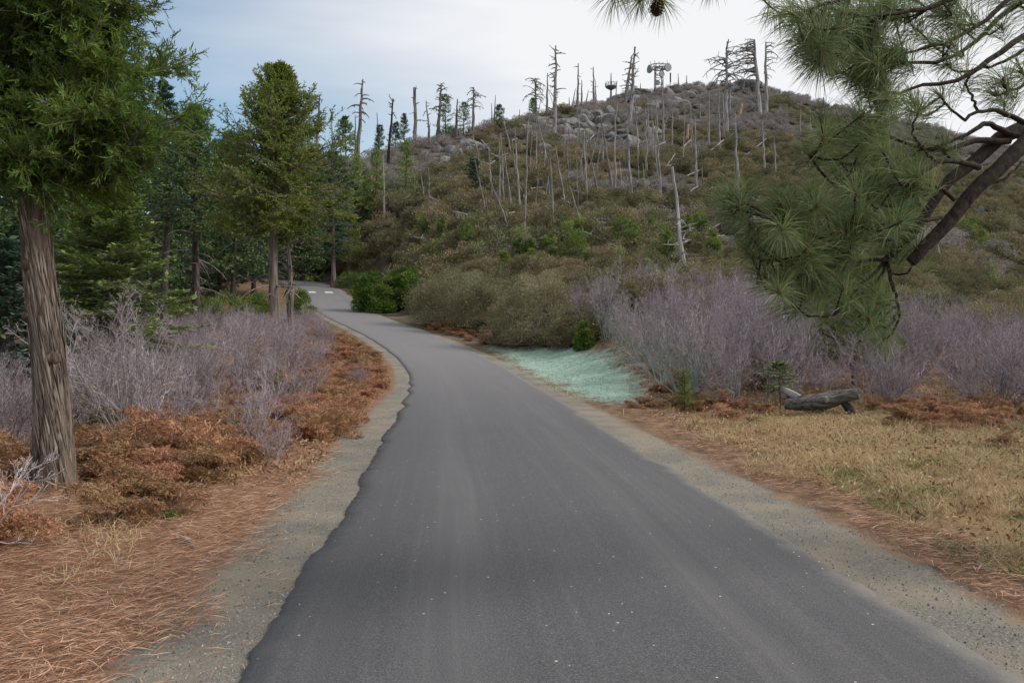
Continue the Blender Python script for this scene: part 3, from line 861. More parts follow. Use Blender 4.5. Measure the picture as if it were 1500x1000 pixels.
# knots where limbs were shed
for kz, ka, kr in ((1.28, -0.75, 0.05), (2.2, -1.9, 0.045), (1.7, -2.3, 0.035)):
    c = np.array([np.interp(kz / HB, t, axp[:, k]) for k in range(2)]); r_ = np.interp(kz / HB, tf, rad0)
    mb = MB(); d = np.array([math.cos(ka), math.sin(ka), 0.1]); p = np.array([c[0], c[1], kz]) + d * r_ * 0.75
    tube(mb, [p, p + d * 0.05, p + d * 0.075, p + d * 0.07], [kr * 1.6, kr * 1.25, kr * 0.8, kr * 0.3], 10, rough=0.12)
    mb.build('knot', M['cedar_bark'], root, True)
nb = 185
f = (np.arange(nb) + rng.random(nb)) / nb
h = 3.12 + (HB - 3.27) * f ** 1.25
az = np.arange(nb) * 2.39996 + rng.normal(0, 0.4, nb)
BL = (1.42 * (1 - f) ** 0.5 + 0.15) * (0.5 + 0.65 * rng.random(nb)) * (0.72 + 0.28 * smooth01(2.7, 3.4, h))
BL = BL * (1 - 0.45 * np.clip(-np.sin(az), 0, 1))
e0 = 0.12 + 0.75 * f + rng.normal(0, 0.2, nb)
O0 = np.stack([np.interp(h / HB, t, axp[:, k]) for k in range(3)], 1)
ns = 7; PT = np.zeros((nb, ns + 1, 3)); PT[:, 0] = O0
for q in range(ns):
    e = e0 - 0.35 * (1 - f) * math.sin(q / ns * 3.1) + 0.5 * (q / ns) ** 2
    d = nrm(np.stack([np.cos(az) * np.cos(e), np.sin(az) * np.cos(e), np.sin(e)], 1) + rng.normal(0, 0.09, (nb, 3)))
    PT[:, q + 1] = PT[:, q] + d * (BL / ns)[:, None]
mb = MB(); br = 0.012 + 0.011 * BL
for q in range(ns): sticks(mb, PT[:, q], PT[:, q + 1], br * (1 - q / ns * 0.8), br * (1 - (q + 1) / ns * 0.8), 6)
nbl = 32
par = np.repeat(np.arange(nb), nbl); tt = np.clip(0.22 + 0.78 * np.tile((np.arange(nbl) + 0.5) / nbl, nb) + rng.normal(0, 0.03, nb * nbl), 0.1, 0.999) * ns
i0 = tt.astype(int); fr = (tt - i0)[:, None]
O = PT[par, i0] * (1 - fr) + PT[par, i0 + 1] * fr; T = nrm(PT[par, i0 + 1] - PT[par, i0])
D = nrm(T * 0.75 + rdir(len(par), 0.1) * 0.75); bl = 0.24 + 0.30 * rng.random(len(par))
sticks(mb, O, O + D * bl[:, None], 0.006, 0.0025, 3)
# bare inner twigs
nt = 260; kk = rng.integers(0, nb, nt); a = rng.integers(0, 4, nt); p0 = PT[kk, a]; d0 = rdir(nt, -0.2)
sticks(mb, p0, p0 + d0 * 0.28, 0.005, 0.002, 3)
tag(mb.build('limbs', M['grey_bark'], root), kind='stuff')
mb = MB(); tone = rng.random(nb)[par] * 0.4
# each branchlet: sub-sprays with overlapping scale-leaf strips
for q in range(12):
    a = (q + rng.random(len(par))) / 12
    P = O + D * (bl * a)[:, None]
    sd = nrm(D * 0.8 + rdir(len(par), 0.05) * 0.75); N = rdir(len(par))
    sl = 0.07 + 0.07 * rng.random(len(par))
    S2 = nrm(np.cross(sd, N))
    leaves(mb, P, sd, N, sl, 0.015, 0, np.clip(tone + 0.6 * rng.random(len(par)), 0, 1), 0.05)
    for w_, sg in ((0.25, 1), (0.4, -1), (0.6, 1), (0.75, -1)):
        leaves(mb, P + sd * (sl * w_)[:, None], nrm(sd * 0.8 + S2 * sg * 0.6 + rng.normal(0, 0.12, sd.shape)), N, sl * 0.6, 0.014, 0, np.clip(tone + 0.6 * rng.random(len(par)), 0, 1), 0.05)
mb.build('crown', M['cedar_leaf'], root)

# mid-distance trees -----------------------------------------------------------
tree_at(403, 101, 34, 104, 338, name='cedar_tree', leafm=M['cedar_leaf_yellow'], barkm=M['grey_bark'], label='shaggy yellow-green cedar with a pale trunk at the left side of the road bend',
        nb=230, nbl=17, nlf=19, lf=0.135, style='cedar', tr=0.25, power=0.8, lop=0.5, dead=10, lean=(-0.012, 0))
x = (428 - 750) / F * 35; b = np.array([x, 35, tz(x, 35)])
snag(b, at(419, 300, 35), 0.17, 'grey dead trunk with bare tangled branches right beside the yellow-green cedar', None, 'spread', M['grey_bark'], 26, 0.85)
tree_at(165, 262, 19, 120, 540, name='fir_tree', leafm=M['fir_leaf'], barkm=M['grey_bark'], label='light green young fir with layered flat boughs behind the big brown cedar trunk',
        nb=150, nbl=22, nlf=18, lf=0.12, style='fir', tr=0.10, power=0.75)
tree_at(22, 360, 15.5, 105, 580, name='fir_tree', leafm=M['blue_fir_leaf'], barkm=M['grey_bark'], label='small bluish fir low behind the shrubs left of the big cedar trunk',
        nb=95, nbl=18, nlf=16, lf=0.11, style='fir', tr=0.07, power=0.75)
tree_at(288, 163, 42, 62, 350, name='conifer_tree', leafm=M['dark_conifer_leaf'], barkm=M['dark_bark'], label='dark conifer with a skirt of dead drooping branches left of the yellow-green cedar',
        nb=100, nbl=12, nlf=11, lf=0.2, style='cedar', tr=0.26, power=0.6, dead=26, lop=0.4)
tree_at(238, 120, 46, 52, 330, name='conifer_tree', leafm=M['blue_fir_leaf'], barkm=M['dark_bark'], label='tall thin-topped dark conifer with a bare lower trunk behind the light green fir',
        nb=75, nbl=12, nlf=11, lf=0.2, style='fir', tr=0.27, power=0.8, lop=0.4)
tree_at(489, 226, 78, 40, 372, name='fir_tree', leafm=M['blue_fir_leaf'], barkm=M['grey_bark'], label='bluish-green dense fir beside the far end of the road', nb=80, nbl=12, nlf=10, lf=0.26, style='fir', tr=0.25, power=0.5)
tree_at(512, 300, 82, 20, 385, name='conifer_tree', leafm=M['cedar_leaf_yellow'], barkm=M['grey_bark'], label='small yellowish cedar tucked against the right of the bluish fir at the road end', nb=40, nbl=9, nlf=9, lf=0.24, style='cedar', tr=0.15, power=0.6)
for px, yt, d, hw, yb, lf_ in ((340, 205, 56, 40, 360, 'dark_conifer_leaf'), (372, 255, 66, 40, 370, 'blue_fir_leaf'), (205, 215, 52, 48, 400, 'dark_conifer_leaf'), (130, 165, 38, 52, 380, 'dark_conifer_leaf'),
                               (70, 190, 33, 60, 400, 'dark_conifer_leaf'), (5, 150, 30, 70, 420, 'blue_fir_leaf'), (-70, 150, 26, 80, 420, 'dark_conifer_leaf'), (-190, 120, 27, 90, 430, 'dark_conifer_leaf'),
                               (310, 270, 72, 44, 390, 'dark_conifer_leaf'), (258, 300, 76, 44, 400, 'dark_conifer_leaf'), (100, 290, 55, 55, 430, 'blue_fir_leaf'), (180, 320, 66, 50, 420, 'dark_conifer_leaf'),
                               (415, 275, 92, 40, 375, 'dark_conifer_leaf'), (446, 235, 97, 34, 370, 'blue_fir_leaf'), (468, 262, 92, 34, 372, 'dark_conifer_leaf'), (385, 290, 98, 40, 385, 'dark_conifer_leaf'), (350, 300, 100, 42, 385, 'dark_conifer_leaf'), (222, 185, 60, 38, 400, 'dark_conifer_leaf'), (266, 195, 64, 36, 400, 'blue_fir_leaf'), (322, 218, 68, 34, 395, 'dark_conifer_leaf'), (300, 235, 80, 34, 400, 'blue_fir_leaf'), (356, 243, 76, 32, 395, 'dark_conifer_leaf'),
                               (426, 258, 88, 30, 385, 'blue_fir_leaf'), (443, 268, 86, 28, 385, 'dark_conifer_leaf'), (474, 285, 99, 28, 385, 'dark_conifer_leaf'), (150, 232, 58, 44, 420, 'dark_conifer_leaf'), (42, 240, 48, 50, 430, 'dark_conifer_leaf'), (506, 262, 92, 22, 375, 'blue_fir_leaf'), (458, 225, 104, 24, 370, 'dark_conifer_leaf')):
    tree_at(px, yt, d, hw * 1.5, yb + 40, name='conifer_tree', leafm=M[lf_], barkm=M['dark_bark'], label=('dark green conifer in the stand behind the light green layered fir' if px < 215 else 'dark green conifer in the shaded stand between the layered fir and the yellow-green cedar' if px < 400 else 'dark green conifer crowding behind the far end of the road'), group=('conifers behind the light green fir' if px < 215 else 'conifers left of the yellow-green cedar' if px < 400 else 'conifers behind the road end'),
            nb=84, nbl=12, nlf=10, lf=0.30, style='fir' if 'fir' in lf_ else 'cedar', tr=0.2, power=0.55, lop=0.35, dead=6)

# live conifers along the ridge and on the slope --------------------------------
def ridge_tree(px, yt, yb, hw, leafm, label, group, style='pine', nb=34, crown=0.12):
    g = hit(px, yb + 3, 0.6); d = g[1]
    H = at(px, yt, d)[2] - g[2]
    conifer('conifer_tree', H, H * crown, hw / F * d, leafm, M['dark_bark'], label, group, loc=tuple(g), rz=rng.random() * 6, nb=nb, nbl=8, nlf=8, lf=0.34, style=style, tr=0.02 * H, power=0.6, lop=0.4)
for px, yt, yb, hw in ((451, 183, 242, 17), (556, 186, 213, 11), (580, 181, 210, 10), (593, 169, 207, 9), (654, 141, 200, 15), (679, 152, 192, 14), (731, 155, 179, 10), (781, 146, 167, 9), (440, 205, 248, 14)):
    ridge_tree(px, yt, yb, hw, M['dark_conifer_leaf'], 'small dark live conifer standing among snags on the ridge line', 'live conifers on the ridge line')
ridge_tree(506, 174, 227, 17, M['dark_conifer_leaf'], 'round-topped dark conifer with drooping boughs on the ridge', None, 'cedar', 40, 0.3)
for px, yt, yb, hw in ((596, 210, 283, 18), (550, 222, 307, 18), (523, 230, 298, 15), (537, 262, 316, 15)):
    ridge_tree(px, yt, yb, hw, M['fir_leaf'], 'soft green young conifer growing on the slope right of the road end', 'young green conifers on the slope', 'pine', 40, 0.05)
ridge_tree(693, 234, 270, 13, M['blue_fir_leaf'], 'dark bluish young fir alone on the slope below grey boulders', None, 'fir', 34, 0.04)

# ------------------------------------------------------------------ snags
def snag_px(xb, yb, xt, yt, wpx, style='pole', matl='dead_wood', nbr=0, bpx=18, lift=0.5, label=None, group=None, char=0, bias=None):
    g = hit(xb, yb, lift); d = g[1]
    top = at(xt, yt, d) + np.array([0, rng.normal(0, 0.3), 0])
    snag(g, top, max(wpx / F * d * 0.42, 0.05), label, group, style, M[matl], int(nbr * 1.3), 1.15 * bpx / F * d, char, bias)
L_R = 'dead snag with drooping bare branches standing on the ridge line'; G_R = 'branchy snags on the ridge line'
for a in ((463, 243, 469, 140, 8, 'droop', 'dark_dead_wood', 22, 20), (523, 222, 532, 117, 9, 'droop', 'dark_dead_wood', 16, 15), (641, 204, 646, 122, 8, 'droop', 'dark_dead_wood', 24, 17), (693, 190, 694, 128, 6, 'droop', 'dark_dead_wood', 20, 16),
          (785, 168, 784, 114, 6, 'droop', 'dark_dead_wood', 24, 19)):
    snag_px(*a, label=L_R, group=G_R)
snag_px(568, 243, 575, 143, 7, 'top', 'charred_wood', 12, 10, label='blackened forked-top snag on the ridge')
snag_px(608, 208, 607, 128, 7, 'post', 'dark_dead_wood', 5, 14, label='straight blunt-topped snag with few branches on the ridge line')
snag_px(812, 203, 814, 67, 9, 'spread', 'dead_wood', 30, 13, label='tallest ridge snag with a crooked two-armed top')
snag_px(922, 182, 930, 69, 9, 'spread', 'dead_wood', 20, 12, label='tall leaning pointed snag crossing another below the mast')
snag_px(915, 150, 926, 81, 7, 'spread', 'dark_dead_wood', 16, 12, label='darker snag leaning against the tall pointed snag')
snag_px(1064, 192, 1065, 69, 9, 'droop', 'dead_wood', 34, 32, label='snag with long umbrella-like drooping branches on the summit slope')
snag_px(1112, 164, 1105, 58, 10, 'droop', 'dead_wood', 26, 36, bias=math.pi, label='thick summit snag with long branches sweeping to one side')
snag_px(1122, 164, 1123, 60, 8, 'droop', 'dead_wood', 12, 18, bias=0.0, label='straight summit snag with short branches next to the thick swept one')
L_S = 'short dark dead trunk poking above the ridge line'; G_S = 'small snags on the ridge line'
for a in ((521, 222, 521, 170, 5), (630, 205, 624, 147, 5, 'spread', 'dark_dead_wood', 8, 10), (668, 196, 670, 145, 6, 'spread', 'dark_dead_wood', 4, 9), (721, 183, 720, 152, 3), (723, 183, 726, 140, 3), (761, 183, 761, 161, 3), (801, 161, 802, 107, 5),
          (846, 152, 847, 93, 5, 'spread', 'dark_dead_wood', 6, 6), (852, 151, 852, 118, 4), (870, 145, 869, 98, 5, 'spread', 'dark_dead_wood', 8, 6), (873, 145, 872, 117, 3), (838, 150, 843, 130, 3), (834, 152, 834, 141, 3),
          (994, 122, 994, 107, 3), (1006, 120, 1006, 110, 3), (1208, 158, 1207, 142, 4), (1172, 150, 1176, 138, 4), (938, 135, 938, 122, 3), (556, 215, 552, 165, 4), (487, 228, 486, 170, 4), (858, 148, 862, 132, 3)):
    a = list(a) + ['pole', 'dark_dead_wood', 0, 10][len(a) - 5:]
    snag_px(*a, label=L_S, group=G_S)
L_P = 'thin pale bare snag pole standing in the hillside brush'; G_P = 'pale snag poles on the hillside'
for a in ((563, 324, 562, 227, 5), (731, 303, 732, 192, 4), (738, 300, 734, 195, 4), (751, 309, 739, 221, 4), (763, 309, 754, 186, 5), (768, 327, 773, 182, 5), (722, 300, 716, 215, 4), (629, 291, 628, 246, 3), (623, 291, 616, 251, 3),
          (925, 286, 919, 178, 6), (972, 208, 970, 127, 5), (968, 288, 962, 144, 5), (1038, 213, 1038, 134, 4), (1020, 267, 1018, 170, 5), (984, 215, 986, 157, 4), (947, 248, 946, 152, 4), (936, 230, 930, 142, 4), (900, 281, 904, 118, 5),
          (860, 291, 856, 190, 5), (884, 247, 882, 191, 3), (847, 291, 844, 229, 3), (830, 300, 814, 214, 4), (809, 296, 806, 231, 4), (785, 247, 786, 194, 3), (911, 275, 908, 236, 4), (1054, 213, 1053, 124, 4), (1060, 200, 1059, 140, 4),
          (1082, 290, 1077, 160, 7, 'spread', 'dead_wood', 12, 10), (1120, 249, 1118, 173, 5, 'top', 'dead_wood', 8, 14), (1137, 266, 1134, 200, 4), (1171, 197, 1173, 158, 4), (1187, 203, 1187, 164, 4), (857, 336, 834, 269, 4), (812, 332, 807, 238, 4),
          (775, 262, 779, 200, 3), (797, 250, 799, 205, 3), (955, 240, 957, 180, 3), (1000, 240, 1003, 165, 3), (704, 262, 700, 225, 3), (960, 210, 961, 165, 3), (1012, 208, 1012, 165, 3), (1069, 162, 1069, 118, 5)):
    a = list(a) + ['pole', 'dead_wood', 3, 8][len(a) - 5:]
    snag_px(*a, lift=0.8, label=L_P, group=G_P)
for _ in range(46):
    xb = rng.normal(880, 110); yb = rng.uniform(195, 300); hh_ = rng.uniform(25, 80)
    snag_px(xb, yb, xb + rng.normal(0, 12), yb - hh_, rng.uniform(1.6, 3.2), 'pole', 'dead_wood' if rng.random() < 0.7 else 'dark_dead_wood', int(rng.integers(0, 5)), 8, lift=0.8, label=L_P, group=G_P)
L_D = 'dark scorched snag pole leaning in the hillside brush'; G_D = 'dark leaning poles on the hillside'
for a in ((714, 318, 695, 231, 5), (752, 340, 716, 258, 6), (899, 282, 879, 172, 6), (879, 288, 862, 216, 5), (715, 320, 711, 275, 4), (1025, 170, 1025, 146, 5)):
    snag_px(*a, 'pole', 'dark_dead_wood', 3, 8, lift=0.8, label=L_D, group=G_D)
g = hit(1005, 420, 0.4)
snag(g, at(985, 244, g[1]), 0.17, 'white splintered snag with a charred base and spidery branches in front of the brush', None, 'low', M['pale_wood'], 30, 1.0, 0.2)
for (xb, yb, xt, yt) in ((1006, 203, 1008, 182), (1082, 175, 1087, 152), (760, 185, 758, 178)):
    g = hit(xb, yb, 0.5); snag(g, at(xt, yt, g[1]), 0.35, 'orange splintered stump of a snapped trunk on the hillside', 'splintered stumps', 'post', M['split_wood'], 0, name='splintered_stump')
for (xb, yb, xt, yt) in ((1378, 395, 1373, 358), (1345, 390, 1343, 372)):
    g = hit(xb, yb, 0.4); snag(g, at(xt, yt, g[1]), 0.14, 'short pale broken stump in the brush below the pine bough', 'pale stumps under the pine bough', 'post', M['dead_wood'], 0, name='stump')

# fallen logs ------------------------------------------------------------------
def log_px(x0, y0, x1, y1, wpx, label, group, matl='dead_wood', arch=0.0):
    a = hit(x0, y0, 0.9); b = hit(x1, y1, 0.9)
    d = (a[1] + b[1]) / 2
    a = at(x0, y0, d + np.clip(a[1] - d, -3, 3)); b = at(x1, y1, d + np.clip(b[1] - d, -3, 3))
    t = np.linspace(0, 1, 9)[:, None]; r = max(wpx / F * d * 0.5, 0.05)
    P = a * (1 - t) + b * t; P[:, 2] += arch * 4 * (t * (1 - t))[:, 0]; P += rng.normal(0, 0.03, P.shape)
    o = empty('fallen_log', P[0]); tag(o, label, 'log', group)
    mb = MB(); tube(mb, P - P[0], np.linspace(r, r * 0.6, 9), 7, rough=0.1)
    mb.build('trunk', M[matl], o)
    for q in range(3):
        mb = MB()
        p = P[rng.integers(2, 8)] - P[0]; v = rdir(1, 0.3)[0]
        tube(mb, [p, p + v * 0.5, p + v * 0.8 + rng.normal(0, 0.08, 3)], [r * 0.35, r * 0.25, r * 0.12], 4)
        mb.build('branch', M[matl], o)
L_L = 'pale fallen trunk lying across the hillside brush'; G_L = 'fallen trunks on the hillside'
for a in ((823, 322, 898, 328, 6), (784, 361, 812, 363, 5), (739, 354, 775, 356, 4), (708, 328, 775, 344, 4), (664, 311, 709, 320, 5), (795, 281, 821, 306, 3), (809, 248, 851, 217, 3), (734, 213, 757, 203, 3), (994, 222, 1012, 205, 3),
          (940, 224, 975, 208, 3), (970, 244, 1010, 241, 4), (1030, 230, 1060, 205, 3), (1090, 226, 1125, 228, 4), (598, 347, 622, 350, 4), (1025, 350, 1060, 345, 4), (960, 365, 1010, 352, 5), (935, 280, 965, 271, 3), (630, 290, 650, 296, 3), (700, 345, 735, 352, 3)):
    log_px(*a, L_L, G_L)
for _ in range(42):
    xa = rng.uniform(690, 1120); ya = rng.uniform(205, 350); an_ = rng.normal(0, 0.5); ln_ = rng.uniform(15, 45)
    log_px(xa, ya, xa + ln_ * math.cos(an_), ya + ln_ * math.sin(an_), rng.uniform(2, 3.4), L_L, G_L)
log_px(827, 344, 876, 349, 4, 'arched bleached log bowing over the brush', None, arch=0.35)

# ------------------------------------------------------------------ rocks
for q, (px, py, w_, h_) in enumerate(((690, 216, 34, 18), (668, 228, 28, 15), (652, 240, 24, 14), (712, 222, 18, 12), (745, 262, 26, 12), (728, 250, 18, 10), (765, 190, 26, 16), (790, 178, 22, 14), (815, 190, 20, 12), (840, 185, 34, 16),
                                      (868, 172, 30, 15), (895, 178, 26, 14), (830, 205, 30, 12), (862, 200, 34, 14), (905, 205, 20, 10), (930, 166, 24, 12), (955, 158, 26, 12), (985, 150, 26, 10), (1010, 140, 22, 8), (1050, 142, 24, 8),
                                      (948, 213, 20, 10), (1430, 308, 24, 12), (1445, 296, 16, 8), (1410, 312, 14, 7), (582, 236, 18, 10), *[(rng.normal(860, 60), rng.normal(188, 14), 14 + 18 * rng.random(), 9 + 7 * rng.random()) for _ in range(34)], *[(rng.normal(990, 45), rng.normal(150, 12), 12 + 14 * rng.random(), 7 + 5 * rng.random()) for _ in range(16)], *[(rng.normal(690, 30), rng.normal(224, 9), 10 + 12 * rng.random(), 8 + 5 * rng.random()) for _ in range(12)])):
    g = hit(px, py, 0.2); s_ = g[1] / F
    rock((g[0], g[1], g[2] - h_ * s_ * 0.1), (w_ * s_ * 0.8, w_ * s_ * 0.6, h_ * s_ * 0.95), 'grey granite boulder in the outcrops on the upper slope', 'boulders of the upper slope', q, rng.random() * 6)
g = hit(634, 312, 0.3); s_ = g[1] / F
rock((g[0], g[1], g[2] + 0.5), (11 * s_, 10 * s_, 10 * s_), 'rounded grey boulder alone in the lower brush', None, 51)
g = hit(1092, 132, 0.0); s_ = g[1] / F
rock((g[0], g[1], g[2] + 0.8), (26 * s_, 22 * s_, 13 * s_), 'dark boulder mound on the summit behind the thick snag', None, 52)
g = hit(633, 465); s_ = g[1] / F
rock((g[0], g[1], g[2] + 0.05), (11 * s_, 9 * s_, 7 * s_), 'small grey rock beside the road under the olive bush', None, 53)
g = hit(290, 612); s_ = g[1] / F
rock((g[0], g[1], g[2] + 0.18), (21 * s_, 15 * s_, 13 * s_), 'pale grey rock lying among the rust-coloured ferns', None, 54, 0.3)
g = hit(480, 553); s_ = g[1] / F
rock((g[0], g[1], g[2] + 0.1), (9 * s_, 8 * s_, 6 * s_), 'small pale rock in the verge near the bend', None, 55, 0.3)

# ------------------------------------------------------------------ towers on the summit
g = hit(965, 128); d = g[1]
root = empty('radio_tower', tuple(g)); tag(root, 'squat lattice radio tower with drum dishes on the summit', 'tower')
Hh = at(965, 99, d)[2] - g[2]; u_ = d / F
mb = MB()
hw = 5.5 * u_
for sx in (-1, 1):
    for sy in (-1, 1):
        tube(mb, [(sx * hw, sy * hw, -0.5), (sx * hw * 0.9, sy * hw * 0.9, Hh)], 0.14, 5)
for z in np.linspace(0.5, Hh - 0.6, 4):
    for a, b in (((-1, -1), (1, 1)), ((1, -1), (-1, 1))):
        pass
    for (ax_, ay_), (bx_, by_) in (((-1, -1), (1, -1)), ((1, -1), (1, 1)), ((1, 1), (-1, 1)), ((-1, 1), (-1, -1))):
        tube(mb, [(ax_ * hw * .94, ay_ * hw * .94, z), (bx_ * hw * .94, by_ * hw * .94, z)], 0.08, 4)
        tube(mb, [(ax_ * hw * .94, ay_ * hw * .94, z), (bx_ * hw * .94, by_ * hw * .94, z + (Hh - 1) / 4)], 0.07, 4)
mb.build('lattice', M['steel'], root)
mb = MB(); zt = Hh - 0.3
for rad_, zz in ((12.5 * u_, zt), (12.5 * u_, zt + 0.9)):
    ring = [(math.cos(a) * rad_, math.sin(a) * rad_ * 0.7, zz) for a in np.linspace(0, 2 * math.pi, 17)]
    tube(mb, ring, 0.13, 5, cap=False)
for a in np.linspace(0, 2 * math.pi, 16, endpoint=False):
    tube(mb, [(math.cos(a) * 12.5 * u_, math.sin(a) * 12.5 * u_ * 0.7, zt), (math.cos(a) * 12.5 * u_, math.sin(a) * 12.5 * u_ * 0.7, zt + 0.9)], 0.07, 4)
    tube(mb, [(math.cos(a) * 12.5 * u_, math.sin(a) * 12.5 * u_ * 0.7, zt), (math.cos(a) * hw * .8, math.sin(a) * hw * .8, zt - 0.5)], 0.09, 4)
mb.build('platform', M['steel'], root)
def dish(root, p, r, aim):
    aim = nrm(np.array(aim, float)); mb = MB()
    tube(mb, [p - aim * r * 0.5, p - aim * r * 0.35, p + aim * 0.0, p + aim * r * 0.35], [r * 0.25, r * 0.7, r, r], 18)
    mb.build('dish', M['dish'], root, False)
dish(root, np.array([-13.5 * u_, -1, zt - 0.5]), 6 * u_, (-0.95, -0.35, 0)); dish(root, np.array([11 * u_, -1.5, zt - 0.2]), 6 * u_, (0.45, -0.9, 0)); dish(root, np.array([2 * u_, -2.0, zt - 2.2]), 4.5 * u_, (0.5, -0.85, 0))
dish(root, np.array([-4 * u_, -1.6, zt - 4.6]), 4.0 * u_, (-0.2, -0.95, 0.2))
mb = MB()
for q in range(5): tube(mb, [((q - 2) * 6 * u_, rng.normal(0, 0.5), zt + 0.8), ((q - 2) * 6 * u_, 0, zt + 1.6 + rng.random())], 0.06, 4)
mb.build('antennas', M['steel'], root)
g2 = hit(982, 137); o = empty('striped_pole', tuple(g2)); tag(o, 'black and white banded pole right of the lattice tower on the summit', 'pole')
Hp = at(982, 107, g2[1])[2] - g2[2]
for q in range(6):
    mb = MB(); tube(mb, [(0, 0, -0.5 * (q == 0) + Hp * q / 6), (0, 0, Hp * (q + 1) / 6)], 0.2, 8); mb.build('band', M['black_paint'] if q % 2 or q > 3 else M['white_paint'], o)
g = hit(895, 140); d = g[1]; u_ = d / F
root = empty('antenna_mast', tuple(g)); tag(root, 'slim mast with a bowl-shaped platform on the ridge near the summit', 'mast')
zb_ = at(895, 129, d)[2] - g[2]; zt_ = at(895, 107, d)[2] - g[2]
mb = MB(); tube(mb, [(0, 0, -0.5), (0, 0, zb_), (0, 0, zt_)], [0.3, 0.25, 0.1], 7); mb.build('pole', M['steel'], root)
mb = MB(); rb = 8.5 * u_
tube(mb, [(0, 0, zb_ - 0.5), (0, 0, zb_), (0, 0, zb_ + 0.35)], [rb * 0.3, rb * 0.85, rb], 16)
for zz in (zb_ + 0.8, zb_ + 1.2):
    tube(mb, [(math.cos(a) * rb, math.sin(a) * rb, zz) for a in np.linspace(0, 2 * math.pi, 15)], 0.06, 4, cap=False)
for a in np.linspace(0, 2 * math.pi, 12, endpoint=False): tube(mb, [(math.cos(a) * rb, math.sin(a) * rb, zb_ + 0.3), (math.cos(a) * rb, math.sin(a) * rb, zb_ + 1.2)], 0.06, 4)
mb.build('platform', M['steel'], root)

# ------------------------------------------------------------------ hillside chaparral
near_protos = [brush_mb(2.2, 1.25, 60, 6500, 0.085, q).mesh('chaparral_shrub', [M['brush_leaf'], M['brush_core'], M['twig']]) for q in range(5)]
far_protos = [brush_mb(2.4, 1.3, 34, 2300, 0.135, 20 + q, twigs=14).mesh('chaparral_mass', [M['brush_leaf'], M['brush_core'], M['twig']]) for q in range(4)]
far_protos += [brush_mb(2.4, 1.2, 34, 2000, 0.11, 30 + q, twigs=60).mesh('grey_brush_mass', [M['sage_leaf'], M['brush_core'], M['twig']]) for q in range(2)]
pts = []
y = 27.0
while y < 262:
    sp = 1.5 if y < 60 else 1.75 if y < 120 else 2.1
    xs = np.arange(-0.45 * y - 6, 0.80 * y + 12, sp)
    pts.append(np.stack([xs + rng.normal(0, sp * 0.33, len(xs)), y + rng.normal(0, sp * 0.33, len(xs))], 1))
    y += sp
pts = np.concatenate(pts)
zz, ll, sa = terrain(pts[:, 0], pts[:, 1], True)
pxp = 750 + F * pts[:, 0] / pts[:, 1]
keep = (np.abs(ll) > 4.6)
# the brush starts behind the grey thicket and right of the road; left of the road is the wood
keep &= np.where(pts[:, 1] < 40, (ll > 5.0) & (pts[:, 1] > 29.5) & (pxp > 560), True)
keep &= ~((ll < 0) & (pts[:, 1] < 103)) | (pxp > 900)
crest = np.interp(pxp, _px, _tab[:, 1])
keep &= pts[:, 1] < crest + 14
# thin it over the rock outcrop
outc = np.exp(-(((pxp - 860) / 90) ** 2)) * np.exp(-(((pts[:, 1] - 165) / 30) ** 2))
keep &= rng.random(len(pts)) > outc * 0.45
keep &= vnoise(pts[:, 0] / 2.4, pts[:, 1] / 2.4, 77) > 0.3
pts = pts[keep]; zz = zz[keep]; pxp = pxp[keep]
order = np.argsort(pts[:, 1]); pts = pts[order]; zz = zz[order]; pxp = pxp[order]
vis = (pxp > 480) & (pxp < 1560)
vi = np.nonzero(vis)[0][:295]
first = set(vi.tolist())
for k_ in vi:
    o = link('chaparral_shrub', near_protos[rng.integers(0, 5)])
    sc = 0.72 + 0.55 * rng.random()
    o.location = (pts[k_, 0], pts[k_, 1], zz[k_] - 0.05); o.rotation_euler = (rng.normal(0, 0.06), rng.normal(0, 0.06), rng.random() * 6.28); o.scale = (sc, sc, sc * (0.75 + 0.4 * rng.random()))
    tag(o, 'rounded olive-brown shrub in the low brush at the foot of the hill', 'shrub', 'brush shrubs at the foot of the hill')
rest = np.array([q for q in range(len(pts)) if q not in first])

